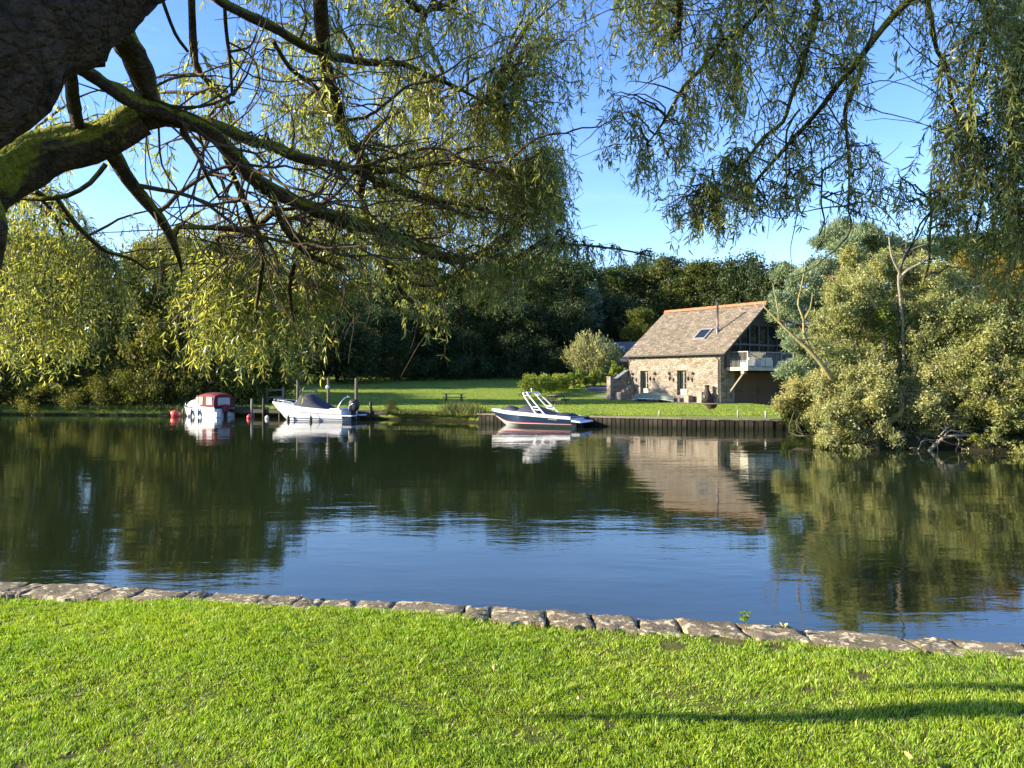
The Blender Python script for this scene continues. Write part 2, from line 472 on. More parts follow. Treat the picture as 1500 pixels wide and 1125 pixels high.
tag(np_mesh('lawn', np.stack([LXg, LYg, LZg], -1), np.stack([ii[:-1, :-1], ii[1:, :-1], ii[1:, 1:], ii[:-1, 1:]], -1).reshape(-1, 4), m, k=4, smooth=True), kind='structure')

# grass blades
bare = [(1.83, 4.05, 0.08), (0.95, 4.55, 0.10), (1.3, 4.6, 0.13), (-2.0, 3.12, 0.06), (-1.86, 3.2, 0.05), (-1.74, 3.3, 0.045), (-1.66, 3.4, 0.035), (2.35, 3.5, 0.09), (1.55, 4.48, 0.07), (0.45, 3.52, .05), (2.9, 4.05, .07), (1.5, 3.9, .05)]
def blades(n, x0, x1, tmax, rng):
    x = rng.uniform(x0, x1, n); t = rng.uniform(-0.03, tmax, n)
    y = wall_y(x) - 0.265 - t
    keep = np.ones(n, bool)
    for bx, by, br in bare:
        keep &= ((x - bx) ** 2 + ((y - by) * 1.0) ** 2 > (br * rng.uniform(0.5, 1.15, n)) ** 2)
    # ragged front edge along the coping
    edge = 0.05 + 0.05 * np.sin(x * 2.3) + 0.04 * np.sin(x * 7.1 + 1) + 0.10 * np.exp(-((x - 1.35) / 0.35) ** 2)
    keep &= t > edge * rng.uniform(0.2, 1.1, n) - 0.03
    return x[keep], y[keep]
def grass_mesh(name, parts):
    rng = np.random.default_rng(5)
    xs_, ys_ = zip(*parts); x = np.concatenate(xs_); y = np.concatenate(ys_); n = len(x)
    z = lawn_h(x, y) - 0.004
    def vnoise(sc, seed, ch=1):
        gr = np.random.default_rng(seed).random((512, 512, ch)); u, v_ = x * sc + 200.3, y * sc + 100.7
        i, j = np.floor(u).astype(int), np.floor(v_).astype(int); fu, fv = (u - i)[:, None], (v_ - j)[:, None]; fu = fu * fu * (3 - 2 * fu); fv = fv * fv * (3 - 2 * fv)
        G_ = lambda a, b: gr[a % 512, b % 512]
        return ((G_(i, j) * (1 - fu) + G_(i + 1, j) * fu) * (1 - fv) + (G_(i, j + 1) * (1 - fu) + G_(i + 1, j + 1) * fu) * fv)
    t1, t2, t3 = vnoise(2.2, 1)[:, 0], vnoise(9.0, 2)[:, 0], vnoise(24.0, 3, 3)
    tuft = np.clip(0.30 * t1 + 0.45 * t2 + 0.45 * t3[:, 0] - 0.08, 0, 1)
    hgt = rng.uniform(0.015, 0.028, n) * (0.45 + 1.25 * tuft) * np.where(rng.random(n) < 0.03, 1.5, 1.0)
    wid = rng.uniform(0.0024, 0.0045, n)
    az = rng.uniform(0, 2 * PI, n); lean = rng.uniform(0.1, 0.95, n)
    # gentle common lean in patches, like walked-on turf
    pa = 2.0 * np.sin(x * 0.9 + y * 1.3); dx = np.cos(az) * lean * .75 + 0.15 * np.cos(pa) + 1.7 * (t3[:, 1] - .5); dy = np.sin(az) * lean * .75 + 0.15 * np.sin(pa) + 1.7 * (t3[:, 2] - .5)
    sx, sy = -np.sin(az + rng.normal(size=n) * 0.7), np.cos(az + rng.normal(size=n) * 0.7)
    v = np.empty((n, 5, 3), np.float32)
    b0 = np.stack([x, y, z], -1); s = np.stack([sx, sy, np.zeros(n)], -1) * wid[:, None] / 2
    mid = b0 + np.stack([dx * hgt * 0.35, dy * hgt * 0.35, hgt * 0.62], -1)
    tip = b0 + np.stack([dx * hgt * 0.95, dy * hgt * 0.95, hgt * (1.05 - 0.25 * lean)], -1)
    v[:, 0] = b0 - s; v[:, 1] = b0 + s; v[:, 2] = mid - s * 0.85; v[:, 3] = mid + s * 0.85; v[:, 4] = tip
    t = np.array([[0, 1, 3], [0, 3, 2], [2, 3, 4]])
    f = (np.arange(n)[:, None, None] * 5 + t[None]).reshape(-1, 3)
    return np_mesh(name, v.reshape(-1, 3), f, M_grass)
m, nt, out = newmat('grass_blade'); g = G(nt)
geo = g.n('ShaderNodeNewGeometry')
c = g.ramp(geo.outputs['Random Per Island'], [(0.0, (0.14, 0.235, 0.014)), (0.45, (0.25, 0.385, 0.022)), (0.8, (0.35, 0.47, 0.034)), (0.93, (0.45, 0.50, 0.07)), (1.0, (0.58, 0.52, 0.26))])
nz = g.noise(g.world(), 1.3, 6, 0.68)
c = g.mix(1.0, c, g.ramp(nz, [(0.3, (0.70, 0.85, 0.8)), (0.55, (1.0, 1.0, 1.0)), (0.75, (1.25, 1.1, 1.1))]), 'MULTIPLY')
c = g.mix(g.ramp(g.noise(g.world(), 3.2, 5, 0.7), [(0.60, 0.0), (0.78, 0.55)]), c, (0.46, 0.43, 0.12))
b = g.bsdf(None, c, 0.42, 0.4)
t = g.n('ShaderNodeBsdfTranslucent'); g.l(g.mix(1.0, c, (1.25, 1.3, 0.6), 'MULTIPLY'), t.inputs['Color'])
mx = g.n('ShaderNodeMixShader'); mx.inputs[0].default_value = 0.42
g.l(b.outputs[0], mx.inputs[1]); g.l(t.outputs[0], mx.inputs[2]); g.l(mx.outputs[0], out.inputs['Surface'])
M_grass = m
rg = np.random.default_rng(3)
tag(grass_mesh('grass', [blades(430000, -4.6, 4.0, 2.75, rg), blades(60000, -9, -4.6, 4.5, rg), blades(60000, 4.0, 8, 4.5, rg), blades(30000, -4.6, 4.0, 4.4, rg)]), 'short bright green lawn grass in front of the river wall', 'grass', kind='stuff')

# ------------------------------------------------------------------ river wall with coping stones
m, nt, out = newmat('coping_stone'); g = G(nt)
v = g.world(); oi = g.n('ShaderNodeObjectInfo')
n1 = g.noise(v, 5, 8, 0.7, 0.4); n2 = g.noise(v, 40, 5, 0.7)
c = g.ramp(n1, [(0.3, (0.09, 0.074, 0.048)), (0.55, (0.19, 0.158, 0.105)), (0.75, (0.28, 0.235, 0.16))])
c = g.mix(g.ramp(oi.outputs['Random'], [(0, 0.0), (1, 0.4)]), c, (0.16, 0.14, 0.105))
lich = g.math('ADD', g.math('MULTIPLY', g.noise(v, 9, 6, 0.75, 0.3), 1.0), g.math('MULTIPLY', g.voro(v, 26), -0.22))
c = g.mix(g.ramp(lich, [(0.42, 0.0), (0.48, 0.85)]), c, (0.62, 0.54, 0.36))
h = g.math('ADD', g.math('MULTIPLY', n1, 1.6), n2)
g.bsdf(out, c, 0.9, 0.2, g.bump(h, 0.9, 0.02))
M_cope = m
m, nt, out = newmat('river_wall_stone'); g = G(nt)
v = g.world(); d = g.voro(g.mapping(v, (1, 1, 2.2)), 3.2, 'DISTANCE_TO_EDGE')
c = g.mix(g.ramp(d, [(0.02, 0.0), (0.07, 1.0)]), (0.03, 0.028, 0.022), g.ramp(g.noise(v, 6, 6), [(0.3, (0.09, 0.08, 0.065)), (0.7, (0.19, 0.17, 0.14))]))
g.bsdf(out, c, 0.9, 0.2, g.bump(d, 1.0, 0.05))
rw = empty('river_wall', (0, 5.2, 0), 0, 'low grey stone river wall with lichened coping along the near lawn', 'wall')
mb = MB(); wx = np.linspace(-30, 20, 101)
ringsA = [[(x, float(wall_y(x)) - 0.04, -0.10), (x, float(wall_y(x)) - 0.02, -2.4)] for x in wx]
mb.loft(ringsA, smooth=False)
ringsB = [[(x, float(wall_y(x)) - 0.04, -0.10), (x, float(wall_y(x)) - 0.50, -0.10)] for x in wx]
mb.loft(ringsB, smooth=False)
mb.build('wall_face', m, rw).location = (0, -5.2, 0)

gap_px = [-420, -330, -255, -190, -120, -60, 23, 52, 150, 202, 267, 297, 383, 433, 467, 517, 573, 677, 718, 800, 868, 935, 998, 1088, 1180, 1336, 1413, 1520, 1640, 1760, 1900]
gx = []
for px in gap_px:
    x = (px - 750) / F * 5.0
    for _ in range(6): x = (px - 750) / F * (float(wall_y(x)) - 0.16)
    gx.append(x)
def coping(xa, xb, parent, seed):
    rng = np.random.default_rng(seed)
    nu, nv, nw = 14, 9, 4
    mb = MB(); g0 = 0.004 + rng.uniform(0, 0.006); xa += g0; xb -= g0
    ph = rng.uniform(0, 6.28, 8); th = rng.uniform(-0.006, 0.008); tilt = rng.normal() * 0.008
    def pt(u, v, top):
        x = xa + (xb - xa) * u
        # chipped plan outline
        e = 0.012 * (math.sin(7 * u + ph[0]) + math.sin(17 * u + ph[1]) * 0.6)
        skew = 0.035 * math.sin(ph[7]) * (v - 0.5)
        yo = float(wall_y(x)) - 0.32 + 0.34 * v + e * (1 if v > 0.5 else -1.3)
        edge = min(u * (xb - xa), (1 - u) * (xb - xa), v * 0.4, (1 - v) * 0.4)
        dz = -0.011 * max(0, 1 - edge / 0.022) ** 1.6
        z = (-0.003 + th - 0.012 * v + 0.007 * math.sin(5 * u + ph[2]) * math.sin(4 * v + ph[3]) + 0.005 * math.sin(19 * u + ph[4]) * math.sin(15 * v + ph[5]) + tilt * (v - .5) + dz) if top else -0.14
        return (x + skew + 0.006 * math.sin(9 * v + ph[6]), yo, z)
    top = [[pt(i / (nu - 1), j / (nv - 1), True) for j in range(nv)] for i in range(nu)]
    mb.loft(top, smooth=True)
    rim = [top[i][0] for i in range(nu)] + [top[-1][j] for j in range(1, nv)] + [top[i][-1] for i in range(nu - 2, -1, -1)] + [top[0][j] for j in range(nv - 2, 0, -1)]
    low = [(p[0], p[1], -0.14) for p in rim]
    mb.loft([rim + rim[:1], low + low[:1]], smooth=False)
    o = mb.build('coping_stone', M_cope, parent)
    o.location = (0, -5.2, 0)
    return o
for k in range(len(gx) - 1): coping(gx[k], gx[k + 1], rw, 100 + k)

# a small weed rooted in the joint of the coping, and fallen leaves
M_weed = leaf_mat('weed_leaf', [(0.07, 0.13, 0.02), (0.13, 0.2, 0.03), (0.17, 0.24, 0.05)], 0.4)
wp = P(1093, 908, 4.78)
weed = empty('weed', (wp[0], wp[1], 0.02), 0, 'small green leafy weed sprouting from a joint of the coping', 'weed')
mb = MB(); mb.tube([(0, 0, -0.05), (0.002, 0, 0.04), (-0.004, 0.002, 0.085)], [0.0028, 0.0022, 0.0015], 5); mb.build('stem', M_weed, weed)
rw2 = np.random.default_rng(8); nb = 42
hh = rw2.uniform(0.02, 0.085, nb); azs = rw2.uniform(0, 6.28, nb)
vv, ff = leaf_mesh(np.stack([0 * hh, 0 * hh, hh], -1), np.stack([np.cos(azs), np.sin(azs), rw2.uniform(-.1, .6, nb)], -1), rw2.uniform(.025, .05, nb), 0.010, rw2)
np_mesh('foliage', vv, ff, M_weed, weed)
wp = P(1148, 905, 4.72)
weed2 = empty('weed_leaf', (wp[0], wp[1], 0.03), 0, 'single pale yellow leaf standing on the coping beside the weed', 'leaf')
vv, ff = leaf_mesh(np.zeros((5, 3)), np.stack([np.cos(np.arange(5) * 1.25), np.sin(np.arange(5) * 1.25), np.full(5, .9)], -1), 0.035, 0.018, rw2, fat=True)
np_mesh('leaf_blade', vv, ff, plain('yellow_leaf', (0.5, 0.45, 0.2), 0.6), weed2)
M_dead = leaf_mat('dead_leaf', [(0.32, 0.24, 0.10), (0.42, 0.36, 0.16), (0.2, 0.1, 0.04)], 0.3, objcol=False)
fl = [(1315, 1104, 'pale yellow fallen leaf upright in the lawn near the bottom edge'), (1338, 1122, 'curled straw coloured leaf lying below the pale yellow leaf'),
      (1126, 1030, 'small tan leaf lying on the lawn by the bare patch'), (1117, 968, 'brown crumpled leaf lying in the bare patch of turf'),
      (905, 1092, 'thin tan leaf flat on the lawn in the shadow streak'), (727, 985, 'tiny rust brown leaf on the sunlit lawn'), (844, 1033, 'pale dry leaf at the tip of the dark shadow streak')]
for i, (px, py, lab) in enumerate(fl):
    d = (EYE) * F / (py - HY); p = P(px, py, d)
    v0, f0 = leaf_mesh(np.array([[0, 0, 0.03]]), np.array([[math.cos(i * 2.1), math.sin(i * 2.1), 0.25]]), 0.045, 0.02, rw2, 0.5, fat=True)
    o = np_mesh('fallen_leaf', v0, f0, M_dead); o.location = (p[0], p[1], 0.0)
    tag(o, lab, 'leaf', 'fallen leaves on the near lawn')
# ------------------------------------------------------------------ boathouse
HC = np.array([16.24, 60.0]); HR = math.atan2(0.59, 0.81)
HN = np.array([0.808, 0.589]); HU = np.array([-0.589, 0.808])
def hw(x, y): return HC + HN * x + HU * y            # house local -> world plan
LEN, DEP, EAVE, RIDGE, BASE = 10.0, 10.0, 3.84, 7.75, -1.6
house = empty('boathouse', (HC[0], HC[1], 0), HR, 'stone boathouse with slate roof, orange ridge tiles and shaded balcony gable', 'boathouse')

m, nt, out = newmat('rubble_stone'); g = G(nt)
v = g.obj()
vw = g.mapping(v, (1, 1, 1.9))
wob = g.n('ShaderNodeMix', data_type='VECTOR'); nn = g.n('ShaderNodeTexNoise'); nn.inputs['Scale'].default_value = 3.0; g.l(v, nn.inputs['Vector'])
wob.inputs[0].default_value = 0.10; g.l(vw, wob.inputs[4]); g.l(nn.outputs['Color'], wob.inputs[5])
cellc = g.voro(wob.outputs[1], 3.4, 'F1', 'Color'); edge = g.voro(wob.outputs[1], 3.4, 'DISTANCE_TO_EDGE')
sep = g.n('ShaderNodeSeparateColor'); g.l(cellc, sep.inputs[0])
c = g.ramp(sep.outputs[0], [(0.0, (0.14, 0.10, 0.075)), (0.2, (0.26, 0.20, 0.15)), (0.45, (0.37, 0.305, 0.235)), (0.7, (0.45, 0.385, 0.30)), (0.88, (0.29, 0.27, 0.245)), (1.0, (0.54, 0.48, 0.40))])
c = g.mix(0.3, c, g.ramp(g.noise(v, 9, 6, 0.7), [(0.3, (0.15, 0.12, 0.095)), (0.7, (0.44, 0.375, 0.295))]))
c = g.mix(1.0, c, (0.76, 0.79, 0.82), 'MULTIPLY')
c = g.mix(g.ramp(edge, [(0.015, 0.75), (0.06, 0.0)]), c, (0.30, 0.24, 0.175))
hh = g.math('ADD', g.math('MINIMUM', edge, 0.1), g.math('MULTIPLY', g.noise(v, 18, 4), 0.03))
g.bsdf(out, c, 0.92, 0.15, g.bump(hh, 1.0, 0.5))
M_rubble = m

m, nt, out = newmat('roof_slate'); g = G(nt)
tcn = g.n('ShaderNodeTexCoord'); v = tcn.outputs['Object']
br = g.n('ShaderNodeTexBrick'); br.offset = 0.5
br.inputs['Scale'].default_value = 1.0; br.inputs['Brick Width'].default_value = 0.34; br.inputs['Row Height'].default_value = 0.17
br.inputs['Mortar Size'].default_value = 0.012; br.inputs['Mortar Smooth'].default_value = 0.4; br.inputs['Bias'].default_value = 0.0
br.inputs['Color1'].default_value = (0.0, 0, 0, 1); br.inputs['Color2'].default_value = (1, 1, 1, 1); br.inputs['Mortar'].default_value = (0.5, 0.5, 0.5, 1)
sx = g.n('ShaderNodeSeparateXYZ'); g.l(v, sx.inputs[0]); cx = g.n('ShaderNodeCombineXYZ')
g.l(sx.outputs[1], cx.inputs[0]); g.l(g.math('MULTIPLY', sx.outputs[2], 1.62), cx.inputs[1])
g.l(cx.outputs[0], br.inputs['Vector'])
c = g.ramp(br.outputs['Color'], [(0.0, (0.075, 0.062, 0.05)), (0.5, (0.145, 0.12, 0.093)), (1.0, (0.235, 0.20, 0.155))])
c = g.mix(g.ramp(g.noise(v, 0.9, 6, 0.65), [(0.35, 0.0), (0.75, 0.7)]), c, (0.18, 0.152, 0.105))
c = g.mix(g.ramp(g.noise(g.mapping(v, (1, 1, 2.0)), 3.6, 5, 0.6, 0.6), [(0.60, 0.0), (0.68, 0.8)]), c, (0.42, 0.37, 0.29))
c = g.mix(g.ramp(g.noise(v, 1.7, 5, 0.7), [(0.58, 0.0), (0.75, 0.5)]), c, (0.22, 0.19, 0.06))
c = g.mix(g.math('MULTIPLY', br.outputs['Fac'], 0.55), c, (0.06, 0.048, 0.036))
hgt = g.math('SUBTRACT', g.math('MULTIPLY', br.outputs['Color'], 0.35), br.outputs['Fac'])
g.bsdf(out, c, 0.85, 0.2, g.bump(hgt, 0.9, 0.05))
M_slate = m
M_ridge = plain('terracotta', (0.33, 0.15, 0.08), 0.85, 0.2, grime=0.22, scale=5, bump=0.3)
M_black = plain('black_paint', (0.018, 0.018, 0.02), 0.45, 0.4)
M_dkmetal = plain('dark_metal', (0.03, 0.032, 0.035), 0.4, 0.5, 0.6)
M_steel = plain('brushed_steel', (0.5, 0.5, 0.5), 0.35, 0.5, 0.9)
M_frame = plain('grey_frame', (0.05, 0.055, 0.06), 0.5)
M_white = plain('white_paint', (0.72, 0.72, 0.70), 0.4, grime=0.05)
M_sage = plain('sage_frame', (0.30, 0.33, 0.28), 0.6)
def plank_mat(name, c0, c1, axis_scale, gap=0.18, bump=0.5):
    m, nt, out = newmat(name); g = G(nt); v = g.obj()
    wv = g.n('ShaderNodeTexWave', wave_type='BANDS', bands_direction='X', wave_profile='SAW'); wv.inputs['Scale'].default_value = axis_scale
    g.l(v, wv.inputs['Vector'])
    n = g.noise(g.mapping(v, (14, 14, 0.8)), 2.2, 5, 0.65, 0.5)
    c = g.ramp(n, [(0.3, c0), (0.7, c1)])
    c = g.mix(g.ramp(wv.outputs['Fac'], [(0.0, 0.85), (gap * 0.5, 0.0)]), c, tuple(k * 0.25 for k in c0))
    g.bsdf(out, c, 0.75, 0.25, g.bump(g.math('ADD', n, g.math('MULTIPLY', wv.outputs['Fac'], 0.5)), bump, 0.02))
    return m
M_oak = plank_mat('oak_boards', (0.085, 0.05, 0.03), (0.17, 0.105, 0.062), 1.6)
M_greywood = plank_mat('weathered_boards', (0.16, 0.135, 0.105), (0.30, 0.26, 0.21), 2.2)
M_darkwood = plank_mat('dark_boards', (0.028, 0.024, 0.02), (0.06, 0.05, 0.04), 2.2)
m, nt, out = newmat('window_glass'); g = G(nt)
g.bsdf(out, (0.012, 0.015, 0.018), 0.04, 0.6, g.bump(g.noise(g.obj(), 1.6, 2), 0.05, 0.1))
M_glass = m

# long wall with two door openings
D1, D2, DT, DB = (7.68, 8.62), (3.42, 4.42), 2.25, 0.22
mb = MB(); T = 0.45
mb.span(0, T, 0, D2[0], BASE, EAVE); mb.span(0, T, D2[1], D1[0], BASE, EAVE); mb.span(0, T, D1[1], LEN, BASE, EAVE)
for a, b in (D1, D2):
    mb.span(0, T, a, b, DT + 0.16, EAVE); mb.span(0, T, a, b, BASE, DB)
mb.build('side_wall', M_rubble, house)
for a, b in (D1, D2):
    mbl = MB(); mbl.span(-0.03, 0.3, a - 0.16, b + 0.16, DT, DT + 0.16); mbl.build('lintel', plain('stone_lintel', (0.24, 0.205, 0.16), 0.9, bump=0.4) if a == D1[0] else bpy.data.materials['stone_lintel'], house, 0.01)
    dr = MB(); s = 0.07
    dr.span(0.26, 0.33, a, a + s, DB, DT); dr.span(0.26, 0.33, b - s, b, DB, DT); dr.span(0.26, 0.33, a + s, b - s, DT - s, DT); dr.span(0.26, 0.33, a + s, b - s, DB, DB + 0.5)
    dr.span(0.27, 0.32, (a + b) / 2 - .03, (a + b) / 2 + .03, DB + 0.5, DT - s)
    d = dr.build('door', M_sage, house)
    gl = MB(); gl.span(0.285, 0.30, a + s, b - s, DB + 0.5, DT - s); gl.build('pane', M_glass, d)
    hd = MB(); hd.tube([(0.25, a + 0.2, 1.2), (0.22, a + 0.2, 1.2), (0.22, a + 0.31, 1.2)], 0.015, 6); hd.build('handle', M_steel, d)
# rear and end walls
mb = MB(); mb.span(DEP - T, DEP, 0, LEN, BASE, EAVE); mb.build('rear_wall', M_rubble, house)
mb = MB(); mb.prism([(T, BASE), (DEP - T, BASE), (DEP - T, EAVE), (DEP / 2, RIDGE - 0.40), (T, EAVE)], 1, LEN - T, LEN); mb.build('end_wall', M_rubble, house)
# gable facing the river: stone piers, timber infill, glazing
for a, b in ((T, 1.75), (8.3, DEP - T)):
    mb = MB(); mb.span(a, b, 0, T, BASE, 2.35); mb.build('gable_pier', M_rubble, house)
mb = MB()
slope = (RIDGE - EAVE) / (DEP / 2)
mb.prism([(0.45, 2.35), (1.2, 2.35), (1.2, EAVE + slope * 1.2 - 0.35), (0.45, EAVE + slope * .45 - 0.35)], 1, 0.02, 0.3); mb.build('gable_cladding', M_darkwood, house); mb = MB()
mb.prism([(8.8, 2.35), (9.55, 2.35), (9.55, EAVE + slope * .45 - 0.35), (8.8, EAVE + slope * 1.2 - 0.35)], 1, 0.02, 0.3); mb.build('gable_cladding', M_darkwood, house); mb = MB()
mb.prism([(3.15, 5.87), (6.85, 5.87), (5, RIDGE - 0.5)], 1, 0.02, 0.3)
mb.build('gable_cladding', M_darkwood, house); mb = MB()
mb.span(1.75, 8.3, 0.05, 0.4, 2.05, 2.35)
mb.build('gable_cladding', M_darkwood, house)
mb = MB()
mb.prism([(1.2, 2.35), (8.8, 2.35), (8.8, 4.40), (6.9, 5.87), (3.1, 5.87), (1.2, 4.40)], 1, 0.20, 0.23)
gw = mb.build('gable_window', M_glass, house)
mb = MB()
for x in (1.25, 2.55, 3.8, 5.0, 6.2, 7.45, 8.75):
    top = min(5.88, EAVE + slope * min(x, DEP - x) - 0.40)
    mb.span(x - 0.06, x + 0.06, 0.08, 0.19, 2.35, top)
mb.span(1.31, 8.69, 0.10, 0.185, 4.25, 4.40)
mb.build('mullion', M_frame, gw)
mb = MB(); mb.span(5.03, 8.25, 0.22, 0.30, BASE, 2.05); mb.build('boat_door', M_oak, house)
mb = MB(); mb.span(1.8, 5.0, 0.22, 0.30, BASE, 2.05); bd = mb.build('boat_door', M_oak, house)
for z in (-0.55, 0.55, 1.65):
    for x0 in (1.9, 7.1): mb = MB(); mb.span(x0, x0 + 1.0, 0.19, 0.219, z, z + 0.09); mb.build('strap_hinge', M_black, bd)
for x in (4.82, 5.2): mb = MB(); mb.tube([(x, 0.21, 0.42), (x, 0.15, 0.45), (x, 0.15, 0.75), (x, 0.21, 0.78)], 0.018, 6); mb.build('handle', M_dkmetal, bd)

# roof: two slabs, verges overhang the gable
OV, GOV = 0.38, 0.75
def roof_side(sgn):
    mb = MB(); x0 = -OV if sgn > 0 else DEP + OV
    z0 = EAVE - slope * OV
    up = [(x0, z0 + 0.02), (5.0, RIDGE), (5.0, RIDGE - 0.16), (x0, z0 - 0.11)]
    ny_ = 40; nx_ = 24
    rng = np.random.default_rng(5 + sgn)
    top = []
    for i in range(nx_ + 1):
        t = i / nx_; row = []
        for j in range(ny_ + 1):
            y = -GOV + (LEN + GOV + 0.3) * j / ny_
            sag = -0.05 * math.sin(PI * j / ny_) * math.sin(PI * t) + rng.normal() * 0.008
            row.append((x0 + (5 - x0) * t, y, z0 + 0.02 + (RIDGE - z0 - 0.02) * t + sag))
        top.append(row)
    mb.loft(top, smooth=False)
    und = [(p[0], p[1], p[2]) for p in [(x0, -GOV, z0 - 0.1), (x0, LEN + 0.3, z0 - 0.1), (5, LEN + 0.3, RIDGE - 0.16), (5, -GOV, RIDGE - 0.16)]]
    mb.add(und, [(0, 1, 2, 3)])
    rim = [top[0], [(x0, p[1], z0 - 0.1) for p in top[0]]]; mb.loft(rim, smooth=False)
    for j, y in ((0, -GOV), (-1, LEN + 0.3)):
        mb.loft([[top[i][j] for i in range(nx_ + 1)], [(top[i][j][0], y, z0 - 0.1 + (RIDGE - 0.06 - z0) * i / nx_) for i in range(nx_ + 1)]], smooth=False)
    return mb
roof = roof_side(1); r2 = roof_side(-1)
roof.add(r2.v, r2.f)
ro = roof.build('roof', M_slate, house, recalc=True)
mb = MB(); k = 0; y = -GOV
while y < LEN + 0.28:
    L = 0.44; a = [(-0.24, -0.17), (-0.17, -0.03), (-0.07, 0.06), (0.07, 0.06), (0.17, -0.03), (0.24, -0.17)]
    lift = 0.055 + 0.012 * (k % 2)
    mb.loft([[(5 + px_, y + 0.01, RIDGE + pz_ + lift) for px_, pz_ in a], [(5 + px_ * 1.04, min(y + L, LEN + .3), RIDGE + pz_ + lift + 0.012) for px_, pz_ in a]], smooth=False)
    y += L; k += 1
mb.build('ridge_tiles', M_ridge, ro)
mb = MB()
for sg in (1, -1):
    x0 = -OV if sg > 0 else DEP + OV; z0 = EAVE - slope * OV
    mb.add([(x0, -GOV - .035, z0 - .22), (5, -GOV - .035, RIDGE - .2), (5, -GOV - .035, RIDGE + .01), (x0, -GOV - .035, z0 + .02), (x0, -GOV - .005, z0 - .22), (5, -GOV - .005, RIDGE - .2), (5, -GOV - .005, RIDGE + .01), (x0, -GOV - .005, z0 + .02)],
           [(0, 1, 2, 3), (4, 7, 6, 5), (0, 4, 5, 1), (2, 6, 7, 3), (0, 3, 7, 4)])
mb.build('barge_board', M_darkwood, ro)
# gutter, rafter feet, downpipes
mb = MB(); z0 = EAVE - slope * OV - 0.05
mb.tube([(-OV - 0.05, -GOV, z0 - .02), (-OV - 0.05, LEN + 0.35, z0 - .02)], 0.065, 8); mb.build('gutter', M_black, ro)
y = 0.25
while y < LEN: mb = MB(); mb.span(-OV + 0.04, 0.0, y, y + 0.09, z0 - 0.13, z0 - 0.06); y += 0.52; mb.build('rafter_foot', M_darkwood, ro)
for yy_, zb in ((0.12, -0.75), (LEN - 0.02, z0 - 0.7)):
    mb = MB(); mb.tube([(-OV - .05, yy_, z0 - .05), (-OV - .05, yy_, z0 - .14), (-0.09, yy_, z0 - 0.42), (-0.09, yy_, zb)], 0.042, 8); mb.build('downpipe', M_black, house)
# flue and skylight on the slope
sv = Vector((5 + 0, 0, RIDGE - EAVE)).normalized(); nv_ = Vector((-sv.z, 0, sv.x))
def on_roof(a, b, off=0.0): return Vector((0, a, EAVE)) + sv * b + nv_ * off
p = on_roof(1.87, 2.52, 0.0)
mb = MB(); mb.lathe([(0.17, -0.15), (0.16, 0.12), (0.10, 0.30), (0.085, 0.32), (0.085, 2.2), (0.10, 2.21), (0.10, 2.26), (0.05, 2.27), (0.05, 2.36), (0.14, 2.37), (0.14, 2.41), (0.0, 2.45)], p, 14)
mb.build('flue_pipe', plain('flue_steel', (0.10, 0.085, 0.08), 0.4, 0.5, 0.5), ro)
def slab(mb, a0, a1, b0, b1, o0, o1):
    vs_ = [on_roof(a, b, o) for o in (o0, o1) for a, b in ((a0, b0), (a1, b0), (a1, b1), (a0, b1))]
    mb.add(vs_, [(0, 3, 2, 1), (4, 5, 6, 7), (0, 1, 5, 4), (1, 2, 6, 5), (2, 3, 7, 6), (3, 0, 4, 7)])
mb = MB(); slab(mb, 2.55, 2.66, 1.55, 2.95, -.05, .11); slab(mb, 3.69, 3.8, 1.55, 2.95, -.05, .11); slab(mb, 2.66, 3.69, 1.55, 1.66, -.05, .108); slab(mb, 2.66, 3.69, 2.84, 2.95, -.05, .108)
sk = mb.build('skylight', plain('lead_grey', (0.33, 0.33, 0.33), 0.5, 0.4, 0.3), ro)
mb = MB(); slab(mb, 2.66, 3.69, 1.66, 2.84, 0.0, 0.085)
mb.build('pane', M_glass, sk)
# wall lanterns
def lantern(y, flip):
    mb = MB()
    mb.lathe([(0.0, -.33), (0.04, -.33), (0.06, -.30), (0.075, -.24), (0.11, -.10), (0.13, -.08), (0.03, 0.02), (0.015, 0.08), (0, 0.09)], (-0.30, y, 1.72), 10)
    l_ = mb.build('wall_lantern', M_black, house)
    b2 = MB(); b2.tube([(0, y + 0.28 * flip, 1.95), (-0.10, y + 0.26 * flip, 2.0), (-0.16, y + 0.12 * flip, 1.52), (-0.30, y, 1.40)], 0.022, 6)
    b2.lathe([(0.0, -.12), (0.07, -.12), (0.085, 0.0), (0.03, 0.12), (0, .13)], (-0.12, y + 0.28 * flip, 2.02), 8)
    b2.build('bracket', M_black, l_)
for y, fl_ in ((9.25, 1), (7.15, -1), (4.95, 1), (2.98, -1)): lantern(y, fl_)
mb = MB(); mb.span(-0.03, 0.02, 9.25, 9.55, 3.15, 3.27); mb.build('air_vent', M_black, house)

# balcony
BZ = 2.45
mb = MB()
mb.span(0.75, 9.3, -2.0, -0.01, BZ - 0.06, BZ); mb.span(0.75, 9.3, -2.04, -2.0, BZ - 0.26, BZ + 0.01); mb.span(0.71, 0.75, -2.04, -0.01, BZ - 0.26, BZ + 0.01)
bal = mb.build('balcony', plain('balcony_deck', (0.42, 0.37, 0.29), 0.7), house)
for x in (0.9, 3.6, 6.4, 9.1): mb = MB(); mb.bar((x, -1.9, BZ - 0.12), (x, 0.0, BZ - 0.12), 0.12, 0.11); mb.build('joist', M_greywood, bal)
for x in (0.78, 8.75): mb = MB(); mb.span(x - .15, x + .15, -1.75, -1.45, BZ - 0.52, BZ - 0.27); mb.bar((x, -1.6, BZ - 0.45), (x, 0.0, BZ - 2.3), 0.11, 0.11); mb.build('brace', M_greywood, bal)
mb = MB(); RZ = BZ + 1.22
